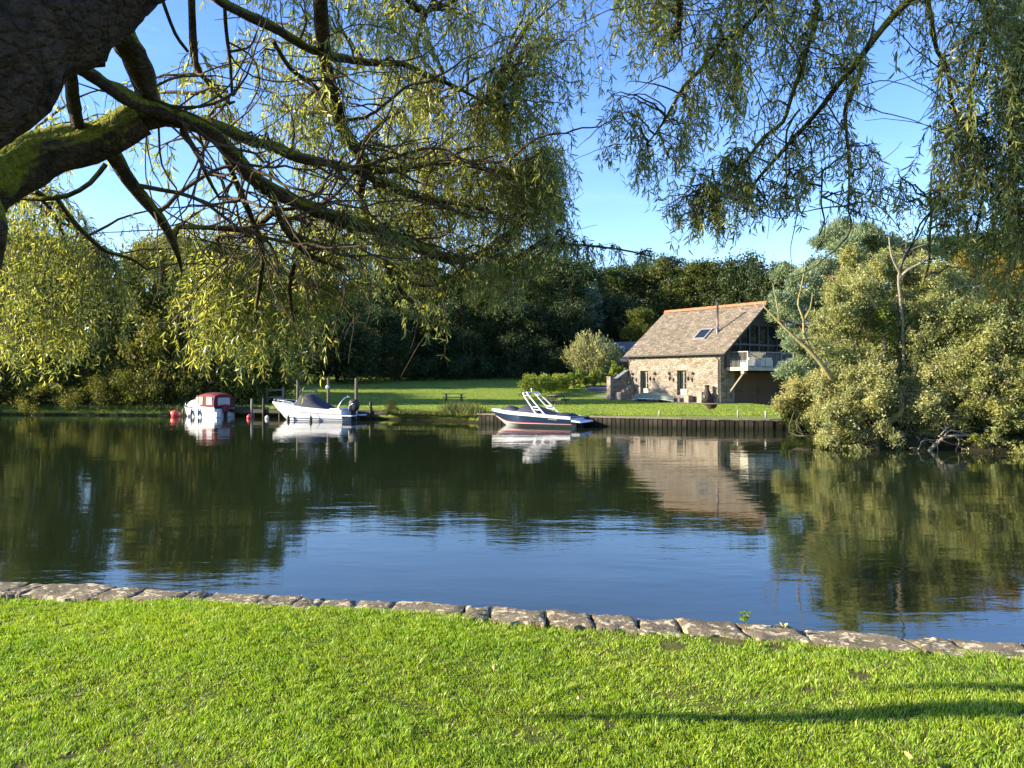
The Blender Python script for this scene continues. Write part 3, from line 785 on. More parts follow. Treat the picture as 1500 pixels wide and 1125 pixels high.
mb.span(0.70, 9.33, -2.03, -1.98, RZ - 0.05, RZ); mb.span(0.70, 0.75, -1.98, -0.01, RZ - 0.05, RZ); mb.span(0.76, 9.28, -2.015, -1.99, BZ + 0.09, BZ + 0.12)
for i in range(74):
    x = 0.8 + i * 0.115; mb.span(x - 0.007, x + 0.007, -2.010, -1.996, BZ + 0.12, RZ - 0.05)
for i in range(16):
    y = -1.90 + i * 0.12; mb.span(0.718, 0.732, y - 0.007, y + 0.007, BZ + 0.01, RZ - 0.05)
for x in (0.72, 2.9, 5.05, 7.2, 9.3): mb.span(x - 0.025, x + 0.025, -2.03, -1.985, BZ + .01, RZ - .05)
mb.build('railing', plain('railing_steel', (0.30, 0.29, 0.27), 0.5, 0.4, 0.3), bal)

# outdoor sofas on the balcony
M_cushion = plain('outdoor_cushion', (0.72, 0.69, 0.6), 0.8, grime=0.05)
def sofa(x, w, lab):
    p = hw(x, -1.35); o = empty('outdoor_sofa', (p[0], p[1], BZ), HR, lab, 'sofa', 'pale seats on the boathouse balcony')
    mb = MB(); mb.span(-w / 2, w / 2, -0.35, 0.35, 0.06, 0.40); mb.build('seat', M_cushion, o, 0.04)
    mb = MB(); mb.span(-w / 2, w / 2, -0.42, -0.352, 0.06, 0.78); mb.build('backrest', M_cushion, o, 0.03)
    for s in (-1, 1):
        mb = MB(); mb.span(s * w / 2 - 0.01, s * w / 2 + 0.12 * s, -0.42, 0.35, 0.0, 0.58) if s > 0 else mb.span(s * w / 2 - 0.12, s * w / 2 + 0.01, -0.42, 0.35, 0.0, 0.58)
        mb.build('armrest', M_cushion, o, 0.03)
sofa(1.6, 0.75, 'pale armchair at the sunlit corner of the balcony'); sofa(3.5, 1.3, 'pale two seat sofa midway along the balcony'); sofa(6.6, 1.2, 'pale sofa at the shaded far stretch of the balcony')

# stone stair wall and steps at the upstream end
p = hw(0, LEN + 0.02)
sw = empty('stair_wall', (p[0], p[1], 0), HR, 'sloping stone stair wall with slate coping against the boathouse end', 'wall')
mb = MB(); mb.prism([(0.0, -0.5), (-1.75, -0.5), (-1.75, 1.3), (0.0, 2.25)], 1, 0.05, 0.45); mb.build('stonework', M_rubble, sw)
mb = MB(); mb.prism([(-0.01, 2.26), (-1.76, 1.31), (-1.76, 1.40), (-0.01, 2.35)], 1, 0.0, 0.5); mb.build('coping', plain('slate_coping', (0.16, 0.17, 0.19), 0.6), sw)
mb = MB(); mb.span(-2.2, -1.77, 0.02, 0.48, -0.5, 1.68); mb.span(-2.25, -1.765, -0.03, 0.53, 1.682, 1.76); mb.build('pier', M_rubble, sw)
ss = empty('stone_steps', (p[0], p[1], 0), HR, 'rough stone steps below the sloping stair wall', 'steps')
mb = MB()
for (x0, x1, z1) in [(-0.5, -0.02, 1.0), (-0.9, -0.502, 0.8), (-1.3, -0.902, 0.6), (-1.7, -1.302, 0.4)]: mb.span(x0, x1, -0.75, 0.04, -0.5, z1)
mb.build('step', bpy.data.materials['stone_lintel'], ss, 0.03)
# stone doorstep and plinth stones
for (x, y, sx_, sy_, h_, lab) in [(-0.45, 4.0, 0.8, 1.2, 0.18, 'stone doorstep under the door beside the two lanterns'), (-0.5, 2.75, 0.6, 0.5, 0.42, 'squared stone block between the doorstep and the wall corner'), (-0.4, 1.55, 0.5, 0.5, 0.72, 'grey stone block beside the dark garden ornament')]:
    p = hw(x, y); gz = float(ground(p[0], p[1]))
    mb = MB(); mb.box((0, 0, (h_ + 0.2) / 2 - 0.2), (sx_, sy_, h_ + 0.2)); o = mb.build('doorstep' if h_ < .3 else 'stone_block', bpy.data.materials['stone_lintel'], None, 0.04)
    o.location = (p[0], p[1], max(gz, -0.2)); o.rotation_euler = (0, 0, HR); tag(o, lab, 'step' if h_ < .3 else 'stone')
# paved strip in front of the wall
rows = [[tuple(hw(-1.5 + 1.48 * i / 5, -0.2 + 13.0 * j / 24)) for i in range(6)] for j in range(25)]
drape('paving', rows, M_paving, 0.04)

# dark garden ornament (chiminea) by the corner
p = hw(-0.55, 0.85); gz = float(ground(p[0], p[1]))
ch = empty('chiminea', (p[0], p[1], gz), HR, 'dark pot bellied clay chiminea by the corner of the stone wall', 'chiminea')
M_clay = plain('dark_clay', (0.035, 0.028, 0.024), 0.8, bump=0.5)
mb = MB(); mb.lathe([(0.0, 0.1), (0.26, 0.12), (0.40, 0.32), (0.42, 0.52), (0.34, 0.78), (0.20, 1.0), (0.16, 1.15), (0.18, 1.42), (0.23, 1.46), (0.15, 1.47), (0.1, 1.2), (0, 1.2)], (0, 0, 0), 20); mb.build('belly', M_clay, ch)
mb = MB(); mb.lathe([(0.19, 0), (0.17, 0.02), (0.13, 0.03), (0.0, 0.03)], (0, 0, 0), 16)
M90 = Matrix.Rotation(-PI / 2, 4, 'Y'); mb.v = [tuple(M90 @ Vector(q) + Vector((-0.385, 0, 0.5))) for q in mb.v]; mb.build('fire_mouth', M_black, ch)
for k in range(3): mb = MB(); mb.tube([(0.2 * math.cos(k * 2.1), 0.2 * math.sin(k * 2.1), 0.2), (0.3 * math.cos(k * 2.1), 0.3 * math.sin(k * 2.1), -0.02)], 0.02, 6); mb.build('leg', M_dkmetal, ch)

# upturned canoe in front of the wall
p = hw(-1.05, 6.2); gz = float(ground(p[0], p[1])) + 0.05
cn = empty('canoe', (p[0], p[1], gz), HR - 0.03, 'green upturned canoe with pale gunwale lying along the stone wall', 'canoe')
def canoe_ring(t, k=1.0, n=15):
    y = (t - 0.5) * 4.9; e = max(0.0, 1 - abs(2 * t - 1) ** 2.3); hb = 0.46 * e ** 0.75 + 0.012; hz = 0.50 * (0.66 + 0.34 * e ** 0.6)
    zb = 0.20 - 0.16 * abs(2 * t - 1) ** 3
    return [(hb * math.cos(a), y, zb + hz * math.sin(a) ** 0.8) for a in np.linspace(0, PI, n)]
mb = MB(); mb.loft([canoe_ring(t) for t in np.linspace(0, 1, 29)]); mb.build('hull', plain('canoe_green', (0.115, 0.16, 0.115), 0.5, 0.4), cn)
mb = MB()
for s in (0, -1): mb.tube([canoe_ring(t)[s] for t in np.linspace(0, 1, 25)], 0.035, 6)
mb.build('gunwale', plain('pale_trim', (0.6, 0.62, 0.55), 0.5), cn)
for y in (-1.25, 1.25): mb = MB(); mb.span(-.5, .5, y - .05, y + .05, 0.0, 0.19); mb.build('trestle', M_darkwood, cn)

# fire bowl on the lawn
p = P(1042, 600, 51.0); gz = float(ground(p[0], p[1]))
fb = empty('fire_bowl', (p[0], p[1], gz), 0, 'rusty brown fire bowl standing on the lawn near the river edge', 'fire bowl')
M_rust = plain('rust', (0.06, 0.03, 0.02), 0.85, bump=0.3)
mb = MB(); mb.lathe([(0.0, 0.12), (0.2, 0.14), (0.33, 0.26), (0.37, 0.40), (0.39, 0.40), (0.385, 0.42), (0.35, 0.41), (0.3, 0.28), (0.18, 0.18), (0, 0.17)], n=22); mb.build('bowl', M_rust, fb)
for k in range(3): mb = MB(); mb.bar((0.16 * math.cos(k * 2.09), 0.16 * math.sin(k * 2.09), 0.16), (0.24 * math.cos(k * 2.09), 0.24 * math.sin(k * 2.09), -0.02), 0.04, 0.04); mb.build('leg', M_rust, fb)

# ------------------------------------------------------------------ neighbouring buildings
M_roofgrey = plain('grey_slate', (0.10, 0.105, 0.115), 0.6, grime=0.25, scale=3, bump=0.3)
M_render = plain('white_render', (0.62, 0.63, 0.62), 0.85, grime=0.06)
def cottage(name, loc, rz, L, Wd, ev, rd, wallm, lab, cat, windows=()):
    o = empty(name, loc, rz, lab, cat)
    mb = MB(); mb.prism([(-Wd / 2, -1), (Wd / 2, -1), (Wd / 2, ev), (0, rd - 0.15), (-Wd / 2, ev)], 0, -L / 2, L / 2); mb.build('wall', wallm, o)
    mb = MB(); k = (rd - ev) / (Wd / 2)
    for s in (-1, 1):
        mb.prism([(0, rd), (s * (Wd / 2 + 0.35), ev - 0.35 * k), (s * (Wd / 2 + 0.35), ev - 0.35 * k - 0.14), (0, rd - 0.14)], 0, -L / 2 - 0.3, L / 2 + 0.3)
    r = mb.build('roof', M_roofgrey, o)
    for e in (-1, 1):
        mb = MB()
        for s in (-1, 1):
            a = e * (L / 2 + 0.305); b = e * (L / 2 + 0.34)
            mb.prism([(0, rd + 0.02), (s * (Wd / 2 + 0.36), ev - 0.36 * k), (s * (Wd / 2 + 0.36), ev - 0.36 * k - 0.26), (0, rd - 0.28)], 0, min(a, b), max(a, b))
        mb.build('barge_board', M_white, r)
    for (wx_, wz, ww, wh) in windows:
        mb = MB(); y = -Wd / 2
        mb.span(wx_ - ww / 2, wx_ + ww / 2, y - 0.05, y - 0.002, wz - wh / 2, wz + wh / 2); f = mb.build('window', M_white, o)
        mb = MB()
        for q in (-1, 1): mb.span(wx_ + (0.04 if q > 0 else -ww / 2 + 0.07), wx_ + (ww / 2 - 0.07 if q > 0 else -0.04), y - 0.06, y - 0.0505, wz - wh / 2 + 0.07, wz + wh / 2 - 0.07)
        mb.build('pane', M_glass, f)
    return o, r
q = P(880, 515, 96); oz = 2.2
ou, rr = cottage('outbuilding', (q[0] + 1.9, 97, oz), R(-8), 4.6, 4.4, 1.9, 4.0, bpy.data.materials['stone_lintel'], 'low grey slate roofed outbuilding with white bargeboard behind the pale shrub', 'outbuilding')
mb = MB(); mb.prism([(-1.45, 2.62), (-1.45, 2.75), (-0.7, 3.47), (-0.7, 3.34)], 0, 0.3, 1.2); mb.build('skylight', plain('pale_sheet', (0.35, 0.38, 0.42), 0.3), rr)
q = P(1190, 520, 84)
cottage('cottage', (38.0, 101, 2.4), R(8), 7.5, 6, 4.4, 7.0, M_render, 'white rendered cottage with grey roof glimpsed behind the pine', 'house', [(-2.6, 3.4, 1.3, 1.2), (0.0, 3.4, 1.3, 1.2), (2.5, 3.4, 1.3, 1.2)])

# ------------------------------------------------------------------ picnic tables, hedge line, bank walls
def picnic(px, py, d, rz, lab):
    p = P(px, py, d); gz = float(ground(p[0], p[1]))
    o = empty('picnic_table', (p[0], p[1], gz), rz, lab, 'picnic table', 'wooden picnic tables on the far lawn')
    mb = MB()
    for i in range(5): mb.span(-0.95, 0.95, -0.37 + i * 0.15, -0.24 + i * 0.15, 0.72, 0.765)
    mb.build('tabletop', M_greywood, o)
    for s in (-1, 1):
        mb = MB(); mb.span(-0.95, 0.95, s * 0.72 - 0.13, s * 0.72 - 0.01, 0.42, 0.46); mb.span(-0.95, 0.95, s * 0.72 + 0.01, s * 0.72 + 0.13, 0.42, 0.46); mb.build('bench_seat', M_greywood, o)
    for s in (-1, 1):
        for e in (-1, 1):
            mb = MB(); mb.bar((e * 0.62, s * 0.28, 0.72), (e * 0.62, s * 0.66, -0.03), 0.10, 0.05); mb.build('leg', M_darkwood, o)
    for e in (-1, 1):
        for (hw_, z0, z1) in ((.83, .32, .418), (.37, .63, .718)): mb = MB(); mb.span(e * 0.62 - 0.075, e * 0.62 - 0.026, -hw_, hw_, z0, z1); mb.build('crossbar', M_darkwood, o)
picnic(665, 590, 63.0, 0.12, 'weathered wooden picnic table standing alone on open far lawn')
picnic(815, 590, 61.0, 1.05, 'dark picnic table partly behind the white wakeboard tower')

# timber piling along the river edge
pw = empty('piling_wall', (6, 42, 0), 0, 'dark timber pile retaining wall along the far lawn edge', 'retaining wall')
m, nt, out = newmat('pile_timber'); g = G(nt); v = g.obj(); oi = g.n('ShaderNodeNewGeometry')
c = g.ramp(oi.outputs['Random Per Island'], [(0, (0.016, 0.014, 0.011)), (0.6, (0.028, 0.024, 0.018)), (1, (0.05, 0.042, 0.03))])
sz = g.n('ShaderNodeSeparateXYZ'); g.l(g.world(), sz.inputs[0])
wet = g.n('ShaderNodeMapRange'); wet.inputs[1].default_value = -0.8; wet.inputs[2].default_value = -1.05; g.l(sz.outputs[2], wet.inputs[0])
c = g.mix(g.math('MULTIPLY', wet.outputs[0], 0.9), c, (0.008, 0.010, 0.005))
g.bsdf(out, c, 0.85, 0.2, g.bump(g.noise(g.mapping(v, (9, 9, 1)), 3, 5), 0.7, 0.02)); M_pile = m
mb = MB(); mc = MB()
xs_ = np.arange(-2.0, 20.4, 0.235); rp = np.random.default_rng(6)
for i in range(len(xs_) - 1):
    x0, x1 = xs_[i], xs_[i + 1]; y0, y1 = np.interp([x0, x1], SH_X, SH_Y)
    top = -0.62 + rp.normal() * 0.015; dep = 0.06 + 0.03 * (i % 2)
    mb.box(((x0 + x1) / 2 - 6, (y0 + y1) / 2 + 0.12 - dep - 42, (top - 2.3) / 2), (0.218, 0.14, top + 2.3), rz=math.atan2(y1 - y0, x1 - x0))
mb.build('pile_boards', M_pile, pw)
for a, b in ((-2.0, 3.8), (3.8, 9.1), (9.1, 13.4), (13.4, 17.0), (17.0, 20.3)):
    y0, y1 = np.interp([a, b], SH_X, SH_Y)
    mc.bar((a - 6, y0 + 0.17 - 42, -0.555), (b - 6, y1 + 0.17 - 42, -0.555), 0.36, 0.09)
mc.build('capping', plain('capping_timber', (0.17, 0.145, 0.11), 0.85, bump=0.4), pw)
M_post = plain('post_timber', (0.11, 0.09, 0.065), 0.9, bump=0.6, scale=9)
def post(px, pyb, pyt, d, r, name, lab, cat, grp, mat=None, base=None):
    p = P(px, pyb, d); zt = EAVE * 0 + EYE - (pyt - HY) / F * d
    zb = (min(float(ground(p[0], p[1])), p[2]) - 0.2) if base is None else base
    mb = MB(); mb.lathe([(0, zb), (r, zb), (r * 1.02, (zb + zt) / 2), (r * 0.97, zt - r * 0.4), (r * 0.7, zt), (0, zt + 0.004)], (0, 0, 0), 9)
    o = mb.build(name, mat or M_post, None); o.location = (p[0], p[1], 0)
    return tag(o, lab, cat, grp)
M_pale = plain('pale_post', (0.30, 0.29, 0.26), 0.8)
post(966, 606, 601, 42.4, 0.05, 'mooring_post', 'small pale mooring post on the piling below the long stone wall', 'post', 'pale mooring posts on the piling', M_pale, -0.52)
post(1081, 605, 601, 41.2, 0.05, 'mooring_post', 'small pale mooring post on the piling below the boat doors', 'post', 'pale mooring posts on the piling', M_pale, -0.52)
post(1122, 606, 602, 40.9, 0.06, 'mooring_post', 'stub of pale mooring post nearest the overhanging pale bush', 'post', 'pale mooring posts on the piling', M_pale, -0.52)

# jetty along the left moorings
jt = empty('jetty', (-12, 52, 0), 0, 'low dark timber jetty behind the moored white boats', 'jetty')
A, B_ = np.array([-19.6, 54.3]), np.array([-8.0, 50.9])
dv = (B_ - A) / np.linalg.norm(B_ - A); ang = math.atan2(dv[1], dv[0]); LJ = float(np.linalg.norm(B_ - A))
mb = MB()
for i in range(int(LJ / 0.16)):
    q = A + dv * (i * 0.16 + 0.08); mb.box((q[0] + 12, q[1] - 52, -0.56 + 0.006 * math.sin(i * 7.3)), (0.145, 1.3, 0.05), rz=ang)
mb.build('deck_boards', M_darkwood, jt)
for o_ in (-0.6, 0.6):
    mb = MB(); q0 = A + np.array([-dv[1], dv[0]]) * o_; q1 = B_ + np.array([-dv[1], dv[0]]) * o_
    mb.bar((q0[0] + 12, q0[1] - 52, -0.69), (q1[0] + 12, q1[1] - 52, -0.69), 0.10, 0.2); mb.build('beam', M_darkwood, jt)
for i in range(7):
    for o_ in (-0.55, 0.55):
        mb = MB(); q = A + dv * (LJ * i / 6) + np.array([-dv[1], dv[0]]) * o_; mb.tube([(q[0] + 12, q[1] - 52, -2.3), (q[0] + 12, q[1] - 52, -0.6)], 0.09, 8); mb.build('jetty_pile', M_darkwood, jt)
gp = 'timber posts of the left moorings'
post(369, 600, 584, 53.2, 0.09, 'jetty_post', 'pale squared post on the jetty behind the red buoy', 'post', gp, plain('grey_post', (0.2, 0.18, 0.15), 0.9), -1.6)
post(386, 600, 583, 52.8, 0.08, 'jetty_post', 'dark jetty post behind the white fender buoy', 'post', gp, M_darkwood, -1.6)
post(342, 600, 584, 54.5, 0.08, 'jetty_post', 'short dark post at the stern of the red canopied cruiser', 'post', gp, M_darkwood, -1.6)
post(436, 600, 557, 52.6, 0.09, 'jetty_post', 'tall post half hidden by the hanging willow leaves', 'post', gp, None, -1.6)
post(481, 600, 553, 52.3, 0.10, 'jetty_post', 'tall dark post carrying a small white lamp behind the white boat', 'post', gp, None, -1.6)
post(522, 600, 554, 51.0, 0.11, 'jetty_post', 'tall brown post beside the black outboard engine', 'post', gp, None, -1.6)
post(543, 604, 588, 50.6, 0.10, 'jetty_post', 'short dark post at the open end of the jetty', 'post', gp, M_darkwood, -1.6)
p = P(480.5, 567, 52.0); mb = MB(); mb.lathe([(0, -.12), (0.1, -.1), (0.13, 0), (0.1, .1), (0, .12)], n=12); o = mb.build('jetty_lamp', M_white); o.location = (p[0], p[1] - 0.14, p[2]); tag(o, 'small round white lamp fixed to a tall jetty post', 'lamp')
# post and rail fence
p0, p1 = P(391, 577, 60), P(463, 577, 60)
fe = empty('rail_fence', (p0[0], p0[1], float(ground(p0[0], p0[1]))), 0, 'two short bays of wooden post and rail fence behind the jetty', 'fence')
W_ = p1[0] - p0[0]
for xx in (0, W_ * 0.33, W_ * 0.69, W_):
    mb = MB(); mb.span(xx - 0.075, xx + 0.075, -0.06, 0.06, -0.3, 1.25); mb.build('fence_post', M_greywood, fe)
for a, b in ((0.08, W_ * 0.33 - .08), (W_ * 0.69 + .08, W_ - .08)):
    for z in (0.45, 1.02): mb = MB(); mb.span(a, b, -0.03, 0.03, z, z + 0.11); mb.build('rail', M_greywood, fe)

# buoys
def buoy(px, py, d, r, mat, lab, tilt=0.5):
    p = P(px, py, d); o = empty('mooring_buoy', (p[0], p[1], WATER + r * 0.55), 0, lab, 'buoy', 'buoys at the left moorings')
    mb = MB(); mb.lathe([(0, -r * 1.05), (r * 0.5, -r * 0.95), (r * 0.9, -r * 0.5), (r, 0), (r * 0.88, r * 0.5), (r * 0.5, r * 0.95), (r * 0.2, r * 1.2), (0.0, r * 1.25)], n=16)
    b_ = mb.build('float', mat, o); b_.rotation_euler = (0, tilt, 0.3)
    mb = MB(); mb.lathe([(0, r * 1.15), (r * 0.22, r * 1.18), (r * 0.2, r * 1.45), (0, r * 1.46)], n=8); e_ = mb.build('eye', M_dkmetal, o); e_.rotation_euler = (0, tilt, 0.3)
M_red = plain('buoy_red', (0.62, 0.075, 0.07), 0.45)
buoy(257, 604, 54.0, 0.30, M_red, 'large pinkish red buoy at the bow of the cruiser', -1.0)
buoy(365, 608, 51.6, 0.16, M_red, 'small round red buoy on the water before the jetty', 0.1)
buoy(391, 609, 51.2, 0.13, M_white, 'small white fender buoy beside the white boat bow', 0.3)
# ------------------------------------------------------------------ boats
def gel(name, c, rough=0.22, coat=0.5):
    m, nt, out = newmat(name); g = G(nt); f = g.noise(g.obj(), 2.2, 4)
    b = g.bsdf(out, g.ramp(f, [(0.3, tuple(k * 0.9 for k in c)), (0.7, c)]), rough, 0.5); b.inputs['Coat Weight'].default_value = coat
    return m
G_white = gel('white_gelcoat', (0.68, 0.69, 0.70)); G_navy = gel('navy_gelcoat', (0.012, 0.028, 0.06)); G_red = gel('red_stripe', (0.42, 0.02, 0.03)); G_blue = gel('blue_stripe', (0.03, 0.06, 0.2))
G_cream = gel('cream_gelcoat', (0.70, 0.68, 0.62)); M_canvas_n = plain('navy_canvas', (0.028, 0.034, 0.052), 0.85, grime=0.2, bump=0.3); M_canvas_r = plain('maroon_canvas', (0.13, 0.018, 0.026), 0.85, grime=0.15, bump=0.2)
M_vinyl = plain('clear_vinyl', (0.28, 0.33, 0.38), 0.12, 0.6, grime=0.1); M_fender = plain('blue_fender', (0.05, 0.075, 0.17), 0.5); M_rubber = plain('black_rubber', (0.015, 0.015, 0.016), 0.6)
M_chrome = plain('chrome', (0.75, 0.76, 0.78), 0.15, 0.5, 1.0, grime=0.02)
def ip(t, xs, ys): return float(np.interp(t, xs, ys))
class Hull:
    """loft of stations: stern at x=0, bow at x=L"""
    def __init__(s, L, B, sheer, bow_rake=0.9, chine=0.18, vee=0.35, flare=0.12, full=0.55):
        s.L, s.B, s.sh, s.rake, s.ch, s.vee, s.fl, s.full = L, B, sheer, bow_rake, chine, vee, flare, full
    def beam(s, t): return s.B / 2 * (0.93 + 0.07 * min(1, t * 3)) * (1 - max(0, (t - s.full) / (1 - s.full)) ** 2.1) if t < 1 else 0.0
    def sheer(s, t): return ip(t, s.sh[0], s.sh[1])
    def pts(s, t, levels):
        """section half: keel, chine, then points up to the sheer at given fractions"""
        b = s.beam(t); sh = s.sheer(t)
        bowness = max(0, (t - 0.62) / 0.38)
        kz = -s.vee + (s.vee + sh * 0.55) * bowness ** 2.6
        cz = -0.06 + s.ch * 0.4 + (sh * 0.62 + 0.06 - s.ch * .4) * bowness ** 1.9
        cb = b * (1 - s.fl) * (1 - 0.35 * bowness)
        x0 = t * s.L
        def xr(z): return x0 - s.rake * bowness ** 2.2 * (1 - max(0, min(1, (z + s.vee) / (sh + s.vee)))) 
        out = [(xr(kz), 0.0, kz), (xr(cz), cb, cz)]
        for f in levels:
            z = cz + (sh - cz) * f; bb = cb + (b - cb) * f ** 0.8
            out.append((xr(z), bb, z))
        return out
    def build(s, mb, levels, mats, n=22):
        ts = 1 - (1 - np.linspace(0, 1, n)) ** 1.35
        secs = [s.pts(t, levels) for t in ts]
        for side in (1, -1):
            for k in range(len(levels) + 1):
                mb.loft([[(p[k][0], p[k][1] * side, p[k][2]), (p[k + 1][0], p[k + 1][1] * side, p[k + 1][2])] for p in secs], mats[k], True)
        s0 = secs[0]; tr = [(p[0], p[1], p[2]) for p in s0] + [(p[0], -p[1], p[2]) for p in s0[::-1][:-1]]
        mb.add(tr, [tuple(range(len(tr)))], mats[-1])
        return secs
def deck_loft(mb, secs, rows, i0, i1, mi=0):
    """rows: function(i, t) -> list of (fraction of beam, z above sheer)"""
    rings = []
    for i in range(i0, i1):
        x, b, z = secs[i][-1]; rr = rows(i)
        half = [(x + dx, b * f, z + h) for f, h, dx in rr]
        rings.append(half + [(p[0], -p[1], p[2]) for p in half[::-1][1:]])
    mb.loft(rings, mi, True); return rings
def fender(parent, x, y, z, L=0.55, r=0.1, mat=None):
    mb = MB(); mb.lathe([(0, -L / 2), (r * 0.6, -L / 2 + 0.02), (r, -L / 2 + 0.1), (r, L / 2 - 0.1), (r * 0.5, L / 2 - 0.02), (0.03, L / 2 + 0.06), (0.0, L / 2 + 0.06)], (x, y, z), 12); f = mb.build('fender', mat or M_fender, parent)
    mb = MB(); mb.tube([(x, y, z + L / 2 + 0.05), (x, y - 0.02 * np.sign(y), z + L / 2 + 0.35)], 0.012, 5); mb.build('line', M_rubber, f)
def outboard(parent, x, y, z, mat, s=1.0, leg=True):
    mb = MB(); rings = []
    for h, wx, wy, ox in ((0.0, .20, .15, 0), (0.08, .26, .19, -.02), (0.3, .30, .20, -.04), (0.5, .27, .18, -.03), (0.60, .18, .13, 0.0), (0.63, .05, .04, 0.02)):
        rings.append([(x + (ox + wx * math.copysign(abs(math.cos(a)) ** .7, math.cos(a))) * s, y + wy * math.copysign(abs(math.sin(a)) ** .7, math.sin(a)) * s, z + h * s) for a in np.linspace(0, 2 * PI, 17)[:-1]])
    mb.loft(rings, closed=True); mb.add(rings[0], [tuple(range(16))]); mb.add(rings[-1], [tuple(range(16))]); o = mb.build('outboard_engine', mat, parent)
    mb = MB(); mb.prism([(x - .13 * s, z), (x + .13 * s, z), (x + .08 * s, z - .75 * s), (x - .12 * s, z - .75 * s)], 1, y - .06 * s, y + .06 * s); mb.span(x - .32 * s, x + .1 * s, y - .11 * s, y + .11 * s, z - .53 * s, z - .51 * s); mb.build('engine_leg', M_rubber, o)
    return o
def rail(mb, pts, h_posts, r=0.016): 
    mb.tube(pts, r, 6)
    for (a, b) in h_posts: mb.tube([a, b], r * 0.9, 5)

# --- white cuddy with navy cover
p = P(512, 614, 49.0)
wb = empty('motor_boat', (p[0], p[1], WATER), math.atan2(0.30, -0.95), 'white motor boat with navy cockpit cover and black outboard', 'boat')
H = Hull(5.7, 2.25, ([0, .3, .6, .85, 1], [.62, .72, .86, .98, 1.05]), 1.25, .2, .35, .16, .5)
mb = MB(); secs = H.build(mb, [0.12, 0.2, 0.62, 0.66, 1.0], [0, 0, 1, 0, 2, 0, 0]); hl = mb.build('hull', [G_white, G_blue, M_frame], wb)
mb = MB()
deck_loft(mb, secs, lambda i: [(1.0, 0, 0), (0.97, .035, 0), (0.8, .06, 0), (0.4, .10 + .05 * (i < 17), 0), (0, .12 + .05 * (i < 17), 0)], 9, 22)
deck_loft(mb, secs, lambda i: [(1.0, 0, 0), (0.97, .05, 0), (0.86, .07, 0), (0.80, .02, 0), (0.78, -.38, 0), (0, -.40, 0)], 0, 10)
mb.build('deck', G_white, wb)
mb = MB()
cov = []
for x, hb, hz in ((1.35, .86, .02), (1.7, .88, .22), (2.2, .90, .52), (2.65, .88, .78), (3.05, .84, .82), (3.35, .78, .66), (3.6, .70, .25), (3.72, .64, .14)):
    zb = H.sheer(x / 5.7) + .05; cov.append([(x, hb * math.cos(a), zb + hz * math.sin(a) ** .75 + 0.012 * math.sin(9 * a + x * 5)) for a in np.linspace(0, PI, 15)])
mb.loft(cov); mb.add(cov[0], [tuple(range(15))]); mb.build('cockpit_cover', M_canvas_n, wb)
mb = MB(); zr = lambda x: H.sheer(x / 5.7) + .30
path = [(3.6, .80, zr(3.6) - .2), (3.75, .80, zr(3.7)), (4.4, .72, zr(4.4)), (5.0, .5, zr(5.0)), (5.45, .22, zr(5.4)), (5.55, 0, zr(5.5))]
path = path + [(a, -b, c) for a, b, c in path[::-1][1:]]
rail(mb, path, [((x, s * y, zr(x)), (x, s * y * 1.02, zr(x) - .29)) for x, y in ((4.4, .72), (5.0, .5), (5.4, .26)) for s in (1, -1)]); mb.build('bow_rail', M_chrome, wb)
mb = MB(); mb.tube([(0.55, .55, .75), (0.35, .5, 1.15), (0.12, .45, 1.42), (-.05, .42, 1.5), (-.25, .40, 1.5)], .028, 8); mb.tube([(-.12, .41, 1.5), (-.12, .41, 1.6)], .03, 6); mb.build('ski_pole', M_chrome, wb)
mb = MB(); mb.span(0.16, .9, -.95, .95, .55, .80); mb.build('rear_seat', G_cream, wb, .05)
for s in (1, -1):
    mb = MB(); mb.span(-.72, -.02, *(sorted((s * .32, s * 1.0))), .30, .37); mb.build('swim_platform', G_white, wb, .03)
outboard(wb, -.28, 0, .62, M_rubber, 1.18)
mb = MB(); mb.tube([(-.05, .2, .55), (-.1, .22, .95), (-.42, .25, 1.1)], .03, 6); mb.build('ladder', M_chrome, wb)
for x in (2.05, 3.75): fender(wb, x, H.beam(x / 5.7) + .10, .02, .55, .10, M_rubber)
mb = MB()
rl = np.random.default_rng(4)
for i in range(6):          # the faint registration on the bow
    x = 4.62 - i * .10; z = .60; yb = 0.88 - .0 * i
    t = x / 5.7; f = 0.5; b_ = H.pts(t + .03, [0.45])[2]
    mb.bar((x, b_[1] + .012, b_[2] - .05), (x + .02, b_[1] + .012, b_[2] + .06), .02, .03); mb.bar((x - .03, b_[1] + .012, b_[2] + (.05 if i % 2 else -.04)), (x + .04, b_[1] + .012, b_[2] + (.05 if i % 2 else -.04)), .02, .02)
mb.build('lettering', M_frame, hl)

